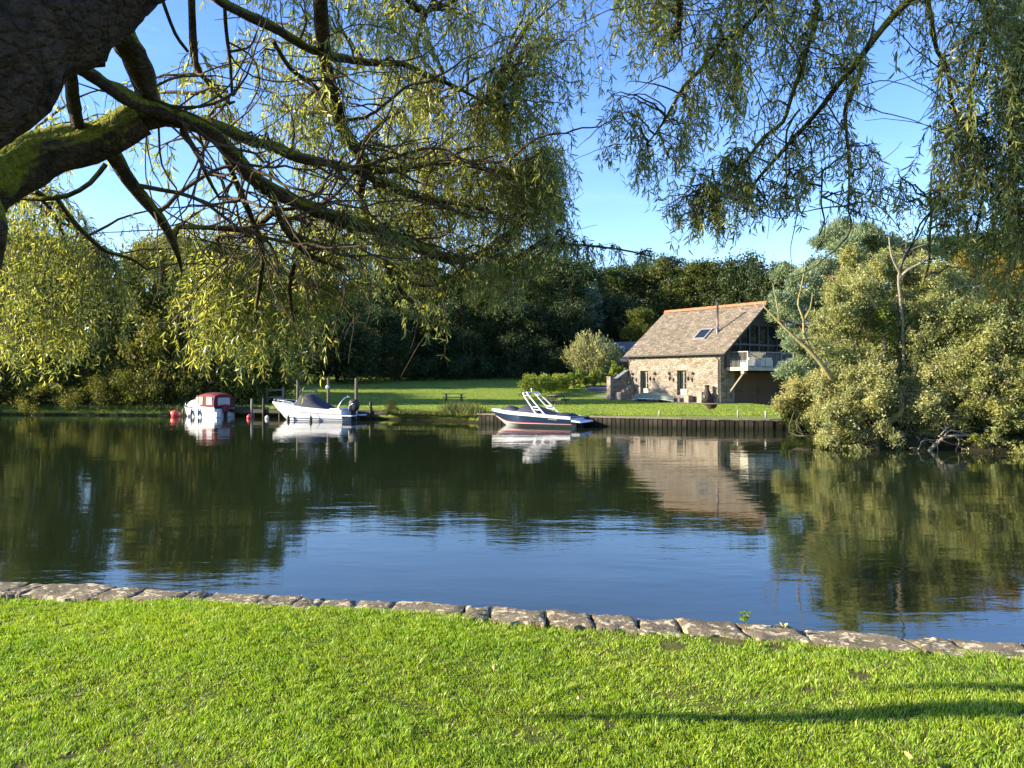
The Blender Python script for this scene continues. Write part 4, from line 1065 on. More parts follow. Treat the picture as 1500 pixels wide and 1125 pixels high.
# --- cabin cruiser with maroon canopy
p = P(329, 609, 53.4)
cb = empty('cabin_cruiser', (p[0], p[1], WATER), math.atan2(0.54, -0.84), 'small white cabin cruiser with maroon canopy and blue fenders', 'boat')
cb.scale = (.90, .90, .95)
H = Hull(4.9, 2.0, ([0, .4, .8, 1], [.62, .62, .68, .76]), .7, .1, .25, .06, .62)
mb = MB(); secs = H.build(mb, [0.10, 0.86, 0.93, 1.0], [0, 0, 0, 1, 0, 0]); hl = mb.build('hull', [G_white, M_rubber], cb)
mb = MB()
deck_loft(mb, secs, lambda i: [(1.0, 0, 0), (.97, .04, 0), (.82, .06, 0), (.80, .05, 0), (0.0, .06, 0)], 14, 22)
cab = []
for x, hb, hz in ((4.45, .30, .08), (4.2, .42, .16), (3.75, .56, .40), (3.45, .62, .50), (2.9, .72, .56), (2.45, .78, .60), (2.3, .80, .60)):
    zb = H.sheer(x / 4.9) + .03; cab.append([(x, hb, zb), (x, hb * .93, zb + hz * .6), (x, hb * .84, zb + hz * .92), (x, hb * .5, zb + hz * 1.06), (x, 0, zb + hz * 1.1), (x, -hb * .5, zb + hz * 1.06), (x, -hb * .84, zb + hz * .92), (x, -hb * .93, zb + hz * .6), (x, -hb, zb)])
mb.loft(cab); mb.add(cab[0], [tuple(range(9))]); mb.add(cab[-1], [tuple(range(9))])
for s in (1, -1): mb.prism([(0.02, .6), (2.3, .63), (2.3, 1.23), (1.7, .76), (0.02, .70)], 1, s * .88 - .03, s * .88 + .03)
mb.build('cabin', G_white, cb)
for s in (1, -1):
    mb = MB(); mb.add([(3.62, s * .585, .86), (2.95, s * .70, .86), (3.0, s * .665, 1.06), (3.52, s * .565, 1.04)], [(0, 1, 2, 3)]); mb.v = [(x, y + s * .022, z) for x, y, z in mb.v]
    mb.prism([(3.66, .83), (2.92, .83), (2.97, 1.09), (3.5, 1.07)], 1, *sorted((s * .55, s * .60)))
    wnd = mb.build('cabin_window', G_cream, cb)
can = []
for x, z0, top in ((2.62, 1.26, 1.28), (2.3, 1.22, 1.54), (1.95, .90, 1.70), (1.6, .76, 1.76), (1.0, .72, 1.77), (.55, .71, 1.75), (.12, .70, 1.66)):
    hb = .88; can.append([(x, hb, z0), (x, hb * .97, z0 + (top - z0) * .6), (x, hb * .86, z0 + (top - z0) * .9), (x, hb * .45, top), (x, 0, top + .02), (x, -hb * .45, top), (x, -hb * .86, z0 + (top - z0) * .9), (x, -hb * .97, z0 + (top - z0) * .6), (x, -hb, z0)])
mb = MB(); mb.loft(can, smooth=False); mb.add(can[-1], [tuple(range(9))]); cnp = mb.build('canopy', M_canvas_r, cb)
for s in (1, -1):
    for quad in ([(2.33, 1.20), (2.0, .98), (1.98, 1.46), (2.2, 1.46)], [(1.9, .96), (1.5, .88), (1.46, 1.47), (1.86, 1.47)], [(1.0, .92), (.32, .92), (.34, 1.45), (.98, 1.48)]):
        mb = MB(); mb.add([(x, s * (.88 + .03 - (z - .72) * .026), z) for x, z in quad] + [(x, s * (.86 - (z - .72) * .026), z) for x, z in quad], [(0, 1, 2, 3), (7, 6, 5, 4), (0, 4, 5, 1), (1, 5, 6, 2), (2, 6, 7, 3), (3, 7, 4, 0)]); mb.build('canopy_window', M_vinyl, cnp)
mb = MB(); mb.add([(.10, .55, .86), (.10, -.55, .86), (.10, -.52, 1.42), (.10, .52, 1.42), (.085, .55, .86), (.085, -.55, .86), (.085, -.52, 1.42), (.085, .52, 1.42)], [(0, 1, 2, 3), (4, 7, 6, 5), (0, 4, 5, 1), (1, 5, 6, 2), (2, 6, 7, 3), (3, 7, 4, 0)]); mb.build('canopy_window', M_vinyl, cnp)
mb = MB(); mb.add([(2.66, .80, 1.22), (2.66, -.80, 1.22), (2.34, -.74, 1.56), (2.34, .74, 1.56), (2.64, .80, 1.22), (2.64, -.8, 1.22), (2.32, -.74, 1.56), (2.32, .74, 1.56)], [(0, 1, 2, 3), (4, 7, 6, 5), (0, 4, 5, 1), (1, 5, 6, 2), (2, 6, 7, 3), (3, 7, 4, 0)]); mb.build('windscreen', M_vinyl, cb)
mb = MB(); rail(mb, [(4.1, .5, .78), (4.3, .48, 1.0), (4.75, .2, 1.02), (4.85, 0, 1.02), (4.75, -.2, 1.02), (4.3, -.48, 1.0), (4.1, -.5, .78)], [((4.75, .15, 1.02), (4.7, .15, .74)), ((4.75, -.15, 1.02), (4.7, -.15, .74))]); mb.build('bow_rail', M_chrome, cb)
o = outboard(cb, -.22, .1, .35, M_canvas_r, 0.95)
mb = MB(); mb.prism([(0.0, .02), (0, .42), (-.16, .36), (-.16, .02)], 1, -.8, -.2); mb.prism([(0.0, .02), (0, .42), (-.16, .36), (-.16, .02)], 1, .45, .85); mb.build('engine_well', G_white, cb)
for x in (4.15, 2.6, 1.7): fender(cb, x, H.beam(x / 4.9) + .08, .30, .46, .085)
mb = MB()
for i, (dx, dz) in enumerate([(0, 0), (.08, .06), (.16, -.03), (.3, .03), (.38, .05), (.46, -.02), (.54, 0.01)]): mb.bar((2.85 - dx, .735 + dx * .05, 1.0 + dz), (2.80 - dx, .735 + dx * .05, .90 + dz), .02, .025)
mb.build('lettering', G_navy, cb)

# --- navy wakeboard boat with white tower
p = P(846, 626, 42.2)
nb_ = empty('wakeboard_boat', (p[0], p[1], WATER), math.atan2(0.47, -0.88), 'navy blue speedboat with red waterline stripe and white tower', 'boat')
nb_.scale = (.94, .94, .94)
H = Hull(5.75, 2.3, ([0, .12, .5, .8, 1], [.56, .60, .76, .86, .90]), 1.05, .62, .30, .12, .48)
mb = MB(); secs = H.build(mb, [0.05, 0.13, 0.80, 1.0], [0, 0, 2, 1, 0, 0]); hl = mb.build('hull', [G_white, G_navy, G_red], nb_)
mb = MB()
deck_loft(mb, secs, lambda i: [(1.0, 0, 0), (1.015, .03, 0), (.98, .07, 0), (.86, .09, 0), (.80, .06, 0), (0, .07, 0)], 0, 22)
mb.build('deck', G_white, nb_)
mb = MB()
def hump(stn):
    rings = []
    for x, hb, hz in stn:
        zb = H.sheer(x / 5.75) + .065; rings.append([(x, hb * math.cos(a), zb + hz * math.sin(a) ** .7 + .012 * math.sin(8 * a + 4 * x)) for a in np.linspace(0, PI, 13)])
    mb.loft(rings); mb.add(rings[0], [tuple(range(13))]); mb.add(rings[-1], [tuple(range(13))])
hump([(3.72, .62, .05), (3.85, .62, .10), (4.2, .55, .24), (4.45, .46, .28), (4.8, .34, .12), (5.05, .22, .04)]); mb.build('bow_cover', M_canvas_n, nb_)
mb = MB(); hump([(1.3, .86, .04), (1.7, .86, .12), (2.3, .88, .30), (2.8, .88, .44), (3.2, .86, .46), (3.5, .78, .30), (3.7, .68, .06)]); mb.build('cockpit_cover', M_canvas_n, nb_)
mb = MB(); hump([(.18, .72, .02), (.4, .78, .14), (.9, .82, .16), (1.25, .84, .05)]); mb.build('sun_pad', M_canvas_n, nb_)
mb = MB(); zt = 2.02
for s in (1, -1):
    mb.tube([(1.55, s * 1.02, .66), (2.05, s * .98, 1.15), (2.75, s * .84, 1.82), (2.95, s * .74, zt)], .045, 8)
    mb.tube([(2.15, s * 1.04, .72), (2.55, s * .98, 1.22), (3.05, s * .84, 1.78), (3.2, s * .74, zt - .03)], .045, 8)
    for k in (.25, .38, .9):
        a = Vector((1.55, s * 1.02, .66)).lerp(Vector((2.95, s * .76, zt - .05)), k); b_ = Vector((2.15, s * 1.04, .72)).lerp(Vector((3.2, s * .76, zt - .08)), k); mb.tube([a, b_], .035, 6)
mb.tube([(2.95, .74, zt), (2.95, -.74, zt)], .045, 8); mb.tube([(3.2, .74, zt - .03), (3.2, -.74, zt - .03)], .045, 8); mb.tube([(3.08, .25, zt), (3.08, .25, zt + .01)], .05, 6)
for s in (.4, -.4): mb.tube([(2.95, s, zt), (3.2, s, zt - .03)], .035, 6)
tw = mb.build('tower', G_white, nb_)
mb = MB(); mb.tube([(3.05, -.1, zt), (3.05, -.1, zt + .16)], .025, 6); mb.lathe([(0, 0), (.05, 0), (.05, .06), (0, .07)], (3.05, -.1, zt + .16), 8); mb.build('mast_light', M_white, tw)
mb = MB(); mb.prism([(-.62, .30), (.02, .36), (.02, .46), (-.55, .40)], 1, -1.0, 1.0); mb.build('swim_platform', G_white, nb_, .02)
mb = MB(); mb.prism([(-.38, .28), (0, .28), (0, -.35), (-.25, -.35)], 1, -.16, .16); mb.build('drive_leg', M_rubber, nb_)
mb = MB()
for i in range(8):
    x = 1.35 - i * .07; b_ = H.pts(x / 5.75, [0.62])[2]; mb.bar((x, b_[1] + .012, b_[2] - .02), (x, b_[1] + .012, b_[2] + .03 + .015 * (i % 3 == 0)), .015, .028)
mb.build('lettering', M_steel, hl)
# ------------------------------------------------------------------ background trees
LF_oak = leaf_mat('oak_foliage', [(0.030, 0.048, 0.014), (0.055, 0.078, 0.020), (0.085, 0.105, 0.030)], 0.28, nscale=0.35)
LF_ash = leaf_mat('ash_foliage', [(0.06, 0.074, 0.017), (0.11, 0.124, 0.026), (0.175, 0.175, 0.046)], 0.38, nscale=0.4)
LF_sallow = leaf_mat('sallow_foliage', [(0.14, 0.165, 0.06), (0.23, 0.25, 0.10), (0.33, 0.335, 0.155), (0.45, 0.43, 0.24)], 0.38, nscale=0.9)
LF_pine = leaf_mat('pine_needles', [(0.10, 0.15, 0.09), (0.18, 0.245, 0.145), (0.28, 0.34, 0.215)], 0.18, nscale=0.8)
LF_hedge = leaf_mat('laurel_leaf', [(0.09, 0.14, 0.015), (0.17, 0.22, 0.026), (0.26, 0.30, 0.05)], 0.35, nscale=0.8)
LF_yellow = leaf_mat('autumn_leaf', [(0.10, 0.10, 0.02), (0.24, 0.19, 0.035), (0.38, 0.26, 0.05), (0.14, 0.13, 0.03)], 0.4, nscale=0.9)
LF_ivy = leaf_mat('ivy_leaf', [(0.05, 0.09, 0.012), (0.12, 0.17, 0.025), (0.18, 0.22, 0.05)], 0.3)
BK_grey = bark_mat('grey_bark', (0.03, 0.027, 0.02), (0.10, 0.09, 0.07), (0.05, 0.07, 0.015), 0.4, 3.0)
BK_pale = bark_mat('pale_bark', (0.13, 0.115, 0.085), (0.27, 0.245, 0.195), None, 0, 6.0, 0.5, 0.02)
BK_lichen = bark_mat('lichen_bark', (0.16, 0.135, 0.06), (0.36, 0.32, 0.15), (0.36, 0.30, 0.05), 0.35, 6.0, 0.5, 0.02)
BK_pine = bark_mat('pine_bark', (0.09, 0.055, 0.04), (0.24, 0.14, 0.09), None, 0, 5.0, 0.7, 0.03)

def clump_leaves(cs, rs, n, leaf, rng, flat=0.75, droop=0.0, shell=0.45):
    """leaves spread through the outer part of every clump; number by clump area"""
    cs = np.asarray(cs, float); rs = np.asarray(rs, float)
    pr = rs ** 2; k = rng.choice(len(cs), n, p=pr / pr.sum())
    d = unit(rng.normal(size=(n, 3)))
    rad = rs[k] * (shell + (1 - shell) * rng.random(n) ** 0.6) * (1 + 0.14 * rng.normal(size=n))
    off = d * rad[:, None]; off[:, 2] *= flat; off[:, 2] -= droop * rng.random(n) * rs[k]
    nrm = d + rng.normal(size=(n, 3)) * 0.55 + np.array([0, 0, 0.25])
    return quad_leaves(cs[k] + off, nrm, leaf * rng.uniform(0.6, 1.35, n), rng)

def feather_leaves(cs, rs, n, leaf, rng, flat=0.9, shoots=26, up=0.25):
    """leaves strung along short shoots that fan out of every clump: a loose, feathery outline"""
    cs = np.asarray(cs, float); rs = np.asarray(rs, float); C = len(cs)
    sd = unit(rng.normal(size=(C, shoots, 3)) + np.array([0, 0, up])); sl = rng.uniform(.75, 1.75, (C, shoots)); sag = rng.uniform(-.1, .45, (C, shoots))
    pr = rs ** 2; k = rng.choice(C, n, p=pr / pr.sum()); j = rng.integers(0, shoots, n); u = .2 + .8 * rng.random(n) ** .75
    r = rs[k] * sl[k, j] * u; pos = cs[k] + sd[k, j] * r[:, None]; pos[:, 2] -= sag[k, j] * u * u * rs[k]; pos += rng.normal(size=(n, 3)) * (.10 * rs[k] + .03)[:, None]
    nrm = sd[k, j] * .5 + rng.normal(size=(n, 3)) * .9 + np.array([0, 0, .3])
    return quad_leaves(pos, nrm, leaf * rng.uniform(.6, 1.35, n), rng, .5)

def mixed_leaves(cs, rs, n, leaf, rng, flat, droop):
    v1, f1 = clump_leaves(cs, rs, int(n * .45), leaf, rng, flat, droop); v2, f2 = feather_leaves(cs, rs, n - int(n * .45), leaf, rng, flat, 22)
    return np.concatenate([v1, v2]), np.concatenate([f1, f2 + len(v1)])

def tree_proto(name, H, W, seed, n, leaf, prof, ncl, crad, lm, bm, low=0.12, flat=0.75, droop=0.0, tr=0.22, lean=0.0):
    rng = np.random.default_rng(seed)
    o = empty(name, (0, 0, 0))
    cs, rs = [], []
    while len(cs) < ncl:
        zf = low + (1 - low) * rng.random()
        rmax = W / 2 * prof(zf); a = rng.uniform(0, 2 * PI); r = rmax * rng.random() ** 0.45
        c = np.array([r * math.cos(a), r * math.sin(a), zf * H]); rr = crad * rng.uniform(0.55, 1.25)
        c[2] = min(c[2], H - rr * flat * 0.9)
        cs.append(c); rs.append(rr)
    v, f = mixed_leaves(cs, rs, n, leaf, rng, flat, droop)
    mb = MB()
    wob = [np.array([lean * H * t + 0.02 * H * math.sin(4 * t + seed), 0.02 * H * math.sin(5 * t + 2 * seed), H * 0.8 * t]) for t in np.linspace(0, 1, 7)]
    wob[0][2] = -0.6
    limb_into(mb, wob, [tr * (1 - 0.85 * t) * (1.25 if t == 0 else 1) for t in np.linspace(0, 1, 7)], 0.6, 7, 0.06, rng=rng)
    for k in rng.choice(ncl, min(ncl, 16), replace=False):
        c = cs[k]; t0 = min(0.75, max(0.12, c[2] / H * 0.72)); b0 = np.array([np.interp(t0 * 0.8 / 0.8, np.linspace(0, 1, 7), [q[i] for q in wob]) for i in range(3)])
        mid = (b0 + c) / 2 + np.array([0, 0, 0.05 * H]); limb_into(mb, [b0, mid, c], [tr * 0.38, tr * 0.24, tr * 0.08], 0.8, 5, 0.05, rng=rng)
    mb.build('trunk', bm, o, recalc=False)
    np_mesh('crown', v, f, lm, o, k=4)
    o['H'] = H; o['W'] = W
    return o
round_p = lambda z: (max(0.0, 1 - abs((z - 0.5) / 0.56) ** 2.4)) ** 0.5
tall_p = lambda z: (max(0.0, 1 - abs((z - 0.45) / 0.6) ** 2.0)) ** 0.6
cone_p = lambda z: max(0.03, (1 - z) ** 0.8) * min(1, z / 0.15 + 0.4)
dome_p = lambda z: (max(0.0, 1 - z ** 2.2)) ** 0.5
PROT = {
    'round': [tree_proto('woodland_tree', 14, 12, 21 + i, 17000, 0.44, round_p, 75, 1.75, LF_oak, BK_grey, 0.10) for i in range(2)],
    'tall': [tree_proto('woodland_tree', 16, 9, 31 + i, 14000, 0.40, tall_p, 75, 1.35, LF_ash, BK_grey, 0.10) for i in range(2)],
    'airy': [tree_proto('bank_tree', 13, 10, 41 + i, 30000, 0.26, tall_p, 120, 1.15, LF_ash, BK_grey, 0.03, 0.85, 0.5) for i in range(2)],
    'cone': [tree_proto('conifer', 15, 7, 51, 8000, 0.36, cone_p, 60, 1.0, LF_pine, BK_grey, 0.06, 0.5)],
    'shrub': [tree_proto('shrub', 5, 6, 61 + i, 5200, 0.24, dome_p, 34, 0.95, LF_oak, BK_grey, 0.06, tr=0.08) for i in range(2)],
    'bank': [tree_proto('bank_shrub', 3.2, 4.6, 71 + i, 5000, 0.15, dome_p, 34, 0.6, LF_ash, BK_grey, 0.02, 0.8, 0.5, tr=0.06) for i in range(2)],
}
USED = set()
RT = random.Random(4)
GW, GL, GS = 'trees of the dark wood behind the far lawn', 'trees on the far bank behind the hanging willow', 'shrubs along the edge of the wood'
def tree(kind, px, top, d, wpx, label, cat, group=None, col=(1, 1, 1), name=None):
    lst = PROT[kind]; i = RT.randrange(len(lst)); pr = lst[i]
    if (kind, i) in USED: o = copy_tree(pr)
    else: USED.add((kind, i)); o = pr
    x = (px - 750) / F * d; gz = float(ground(x, d)); zt = EYE + (HY - top) * d / F
    h = max(1.0, zt - gz); wd = wpx * d / F
    o.location = (x, d, gz - 0.1); o.scale = (wd / pr['W'], wd / pr['W'], h / pr['H']); o.rotation_euler = (0, 0, RT.uniform(0, 6.28))
    if name: o.name = name
    o['label'] = label; o['category'] = cat
    if group: o['group'] = group
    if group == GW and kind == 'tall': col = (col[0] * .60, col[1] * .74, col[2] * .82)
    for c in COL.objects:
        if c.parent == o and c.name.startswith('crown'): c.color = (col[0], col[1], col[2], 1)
    return o
# far bank, behind the hanging willow leaves
OL = (2.0, 1.75, 1.5)
for a in [
    ('airy', -70, 322, 60, 180, 'bank tree just beyond the picture edge past the limb', 'tree', GL),
    ('airy', 25, 332, 59, 150, 'bank tree seen under the big mossy limb at the picture edge', 'tree', GL, (.9, .95, .9)),
    ('airy', 112, 352, 60.5, 150, 'dark green bank tree below the gap of blue sky', 'tree', GL, (.8, .9, .85)),
    ('tall', 205, 352, 78, 90, 'slim pale olive tree left of the broad olive one', 'tree', GL, OL),
    ('tall', 262, 340, 80, 115, 'broad pale olive tree topping the left bank', 'tree', GL, OL),
    ('airy', 185, 425, 60, 120, 'lower green bank tree in front of the slim olive tree', 'tree', GL, (1, 1, .9)),
    ('airy', 335, 388, 62, 140, 'bank tree above the maroon cabin cruiser', 'tree', GL, (1.05, 1.05, .95)),
    ('airy', 415, 405, 86, 140, 'bank tree behind the sunlit willow curtain over the white boat', 'tree', GL),
    ('round', 495, 415, 88, 130, 'dark tree past the tall jetty posts', 'tree', GL, (.8, .9, .9)),
    ('tall', -170, 330, 66, 190, 'bank tree outside the picture beyond the first limb', 'tree', GL),
    ('airy', 235, 350, 59.5, 150, 'yellow green bank tree rising behind the large red buoy', 'tree', GL, (1.3, 1.2, 1.05)),
    ('airy', 300, 356, 60, 150, 'broad yellow green bank tree straight above the cruiser canopy', 'tree', GL, (1.25, 1.15, 1.0)),
    ('airy', 375, 366, 60.5, 140, 'bank tree half veiled by the sunlit willow curtain', 'tree', GL, (1.1, 1.1, .95)),
    ('airy', 70, 345, 60, 150, 'bank tree filling the gap right of the overhead mossy limb', 'tree', GL, (1.0, 1.05, .9)),
    ('airy', 290, 455, 60, 90, 'small bank tree right behind the cabin cruiser bow', 'tree', GL, (.8, .85, .7))]: tree(*a)
# the wood
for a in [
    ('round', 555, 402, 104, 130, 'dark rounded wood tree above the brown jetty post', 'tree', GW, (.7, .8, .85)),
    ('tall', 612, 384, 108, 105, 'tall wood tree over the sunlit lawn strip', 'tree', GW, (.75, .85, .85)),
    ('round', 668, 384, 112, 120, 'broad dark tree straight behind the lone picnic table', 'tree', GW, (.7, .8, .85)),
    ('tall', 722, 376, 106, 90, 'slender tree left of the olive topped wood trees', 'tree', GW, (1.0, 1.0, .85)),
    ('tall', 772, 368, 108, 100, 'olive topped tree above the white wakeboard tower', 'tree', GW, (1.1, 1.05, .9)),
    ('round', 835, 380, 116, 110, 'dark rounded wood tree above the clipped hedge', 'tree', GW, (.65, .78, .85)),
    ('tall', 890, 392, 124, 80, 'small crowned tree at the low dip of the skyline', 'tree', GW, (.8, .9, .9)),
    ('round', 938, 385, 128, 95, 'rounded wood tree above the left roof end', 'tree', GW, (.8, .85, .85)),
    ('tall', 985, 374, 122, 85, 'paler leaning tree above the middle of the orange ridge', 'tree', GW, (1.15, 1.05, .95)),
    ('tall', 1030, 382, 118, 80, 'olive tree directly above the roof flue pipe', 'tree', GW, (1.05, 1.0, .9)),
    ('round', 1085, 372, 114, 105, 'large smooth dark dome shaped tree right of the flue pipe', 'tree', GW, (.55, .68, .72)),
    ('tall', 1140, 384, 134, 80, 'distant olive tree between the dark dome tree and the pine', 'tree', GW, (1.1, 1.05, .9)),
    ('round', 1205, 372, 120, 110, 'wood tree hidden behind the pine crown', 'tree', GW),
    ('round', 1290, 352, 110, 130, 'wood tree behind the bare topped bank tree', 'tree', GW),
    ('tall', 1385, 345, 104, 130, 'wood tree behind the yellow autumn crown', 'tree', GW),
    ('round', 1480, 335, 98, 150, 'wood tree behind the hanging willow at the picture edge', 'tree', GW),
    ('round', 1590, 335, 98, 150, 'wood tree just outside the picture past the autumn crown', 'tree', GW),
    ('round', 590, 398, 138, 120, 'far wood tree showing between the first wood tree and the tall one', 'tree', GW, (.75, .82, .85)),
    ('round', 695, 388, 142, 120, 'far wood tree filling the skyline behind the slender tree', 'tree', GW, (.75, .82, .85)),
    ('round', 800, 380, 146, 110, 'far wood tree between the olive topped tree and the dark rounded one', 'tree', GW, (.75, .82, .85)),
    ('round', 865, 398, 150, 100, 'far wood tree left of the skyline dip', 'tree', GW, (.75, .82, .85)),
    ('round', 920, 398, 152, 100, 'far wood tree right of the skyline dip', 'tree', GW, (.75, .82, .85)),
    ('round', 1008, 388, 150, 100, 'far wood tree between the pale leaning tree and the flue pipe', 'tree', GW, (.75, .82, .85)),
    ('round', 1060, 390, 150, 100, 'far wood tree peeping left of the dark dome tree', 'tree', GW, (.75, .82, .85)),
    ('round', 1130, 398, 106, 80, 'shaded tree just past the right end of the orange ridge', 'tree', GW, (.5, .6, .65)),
    ('round', 1660, 400, 62, 190, 'tree outside the picture facing the boathouse gable', 'tree', GW, (1, 1, .8)),  # this and the next two trees are added for the gable glass to reflect
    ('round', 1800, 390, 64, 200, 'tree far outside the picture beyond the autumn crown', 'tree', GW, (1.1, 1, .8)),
    ('round', 1480, 430, 58, 150, 'added tree behind the greener bush below the hanging willow', 'tree', GW, (1, 1, .8)),
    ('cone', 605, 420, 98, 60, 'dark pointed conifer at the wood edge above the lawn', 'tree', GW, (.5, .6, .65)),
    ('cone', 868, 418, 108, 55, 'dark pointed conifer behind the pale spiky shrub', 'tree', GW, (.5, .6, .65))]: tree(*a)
for a in [
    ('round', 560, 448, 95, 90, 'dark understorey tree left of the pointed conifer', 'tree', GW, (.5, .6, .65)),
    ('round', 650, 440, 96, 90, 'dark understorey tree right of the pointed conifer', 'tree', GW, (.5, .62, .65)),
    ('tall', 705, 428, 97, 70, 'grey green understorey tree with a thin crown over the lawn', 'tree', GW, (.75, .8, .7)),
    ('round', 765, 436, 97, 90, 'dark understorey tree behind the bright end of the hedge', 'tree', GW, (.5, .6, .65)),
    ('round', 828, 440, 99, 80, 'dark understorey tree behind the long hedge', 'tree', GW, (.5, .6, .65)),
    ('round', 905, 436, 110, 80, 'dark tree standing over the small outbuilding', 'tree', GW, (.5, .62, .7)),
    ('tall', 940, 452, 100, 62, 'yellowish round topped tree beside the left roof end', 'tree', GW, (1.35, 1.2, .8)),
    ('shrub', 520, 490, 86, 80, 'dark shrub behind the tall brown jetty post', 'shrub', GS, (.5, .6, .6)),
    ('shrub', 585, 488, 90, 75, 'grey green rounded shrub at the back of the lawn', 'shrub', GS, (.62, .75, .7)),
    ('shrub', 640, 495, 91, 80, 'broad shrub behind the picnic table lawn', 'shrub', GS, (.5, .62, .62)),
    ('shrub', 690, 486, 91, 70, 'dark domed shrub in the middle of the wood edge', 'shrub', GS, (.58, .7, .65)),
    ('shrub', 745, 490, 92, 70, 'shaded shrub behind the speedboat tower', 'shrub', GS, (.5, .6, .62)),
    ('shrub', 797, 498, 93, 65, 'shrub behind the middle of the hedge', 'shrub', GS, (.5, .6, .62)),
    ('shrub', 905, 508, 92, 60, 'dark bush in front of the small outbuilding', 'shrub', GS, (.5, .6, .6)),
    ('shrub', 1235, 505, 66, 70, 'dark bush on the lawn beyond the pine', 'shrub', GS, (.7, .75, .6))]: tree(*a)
# shrubs hanging over the far river edge
GB = 'shrubs overhanging the far river edge'
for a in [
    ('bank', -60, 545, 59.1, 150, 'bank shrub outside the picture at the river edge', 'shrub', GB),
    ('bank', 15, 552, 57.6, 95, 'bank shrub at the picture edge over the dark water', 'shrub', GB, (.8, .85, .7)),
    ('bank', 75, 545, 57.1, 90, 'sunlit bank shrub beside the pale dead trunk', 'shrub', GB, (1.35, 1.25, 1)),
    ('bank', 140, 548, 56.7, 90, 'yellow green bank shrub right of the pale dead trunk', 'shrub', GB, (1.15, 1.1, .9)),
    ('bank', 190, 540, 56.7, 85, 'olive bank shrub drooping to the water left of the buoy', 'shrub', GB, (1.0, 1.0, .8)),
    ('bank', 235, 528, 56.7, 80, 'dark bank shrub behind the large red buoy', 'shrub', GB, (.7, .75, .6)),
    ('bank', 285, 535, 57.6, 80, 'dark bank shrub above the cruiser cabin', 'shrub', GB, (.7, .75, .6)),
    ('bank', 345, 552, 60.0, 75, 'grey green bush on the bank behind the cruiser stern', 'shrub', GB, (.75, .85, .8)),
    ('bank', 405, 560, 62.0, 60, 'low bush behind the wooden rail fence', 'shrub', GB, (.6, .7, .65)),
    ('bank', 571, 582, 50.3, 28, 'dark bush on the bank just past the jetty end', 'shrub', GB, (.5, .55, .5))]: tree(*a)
# pale dead snag on the far bank
def px_limbs(name, lab, cat, mat, chains, base, part='trunk', n=7, rough=0.08, wander=0.0):
    o = empty(name, base, 0, lab, cat); mb = MB(); b = np.array(base)
    for ch in chains:
        pts = [P(a[0], a[1], a[2]) - b for a in ch]; rad = [a[3] / F * a[2] for a in ch]
        limb_into(mb, pts, rad, 0.25, n, rough, wander)
    mb.build(part, mat, o, recalc=False); return o
b0 = P(92, 598, 57.8)
px_limbs('dead_tree', 'pale bare forked dead trunk on the far left bank', 'tree', BK_pale, [[(92, 600, 57.8, 2.0), (92, 580, 57.8, 1.8), (91, 555, 57.8, 1.4), (92, 530, 57.9, .8)], [(92, 588, 57.8, 1.3), (86, 575, 57.6, 1.1), (80, 568, 57.4, .7)], [(92, 582, 57.8, 1), (100, 578, 57.6, .7), (105, 576, 57.4, .5)], [(74, 600, 58.2, 1.4), (74, 570, 58.2, 1.1), (73, 548, 58.2, .7)]], (b0[0], b0[1], float(ground(b0[0], b0[1]))))

# wooded floor further back: low undergrowth that reads as one mass
rng = np.random.default_rng(77); n = 2600
cx = rng.uniform(-75, 70, n); cy = rng.uniform(93.5, 125, n); cz = ground(cx, cy)
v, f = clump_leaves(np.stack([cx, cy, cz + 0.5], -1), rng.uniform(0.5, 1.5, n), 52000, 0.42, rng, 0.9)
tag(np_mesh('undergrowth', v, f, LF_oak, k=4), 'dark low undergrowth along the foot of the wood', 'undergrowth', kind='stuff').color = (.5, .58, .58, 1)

# long grass tussocks at the river edge of the lawn
def tussocks(name, pts, h, n, mat, lab, cat, spread=0.35):
    rng = np.random.default_rng(len(lab)); b = []
    px = np.array(pts); k = rng.integers(0, len(px), n)
    base = px[k] + rng.normal(size=(n, 3)) * np.array([spread, spread, 0.02])
    d = np.stack([rng.normal(size=n) * .35, rng.normal(size=n) * .35, np.ones(n)], -1)
    v, f = leaf_mesh(base - px.mean(0), d, h * rng.uniform(.5, 1.2, n), 0.025, rng, 0.3)
    o = np_mesh(name, v, f, mat); o.location = px.mean(0); tag(o, lab, cat); return o
LF_reed = leaf_mat('reed_blade', [(0.05, 0.07, 0.018), (0.09, 0.12, 0.03), (0.16, 0.16, 0.06)], 0.3)
def edge_pts(xa, xb, k, off=0.4): return [(x, float(np.interp(x, SH_X, SH_Y)) + off, -0.72) for x in np.linspace(xa, xb, k)]
tussocks('reed_clump', edge_pts(-3.9, -2.2, 8, .3), .85, 1300, LF_reed, 'dark tuft of long grass at the upstream end of the piling', 'grass clump')
tussocks('bank_grass', edge_pts(-8.0, -2.4, 40, .1), 0.24, 6500, LF_reed, 'ragged grass fringe along the low lawn bank', 'grass fringe', .25)
tussocks('bank_sedge', edge_pts(-42, -18, 80, .35), 0.5, 3500, LF_reed, 'long sedge fringe along the far left river edge', 'sedge', .4).color = (.5, .55, .5, 1)

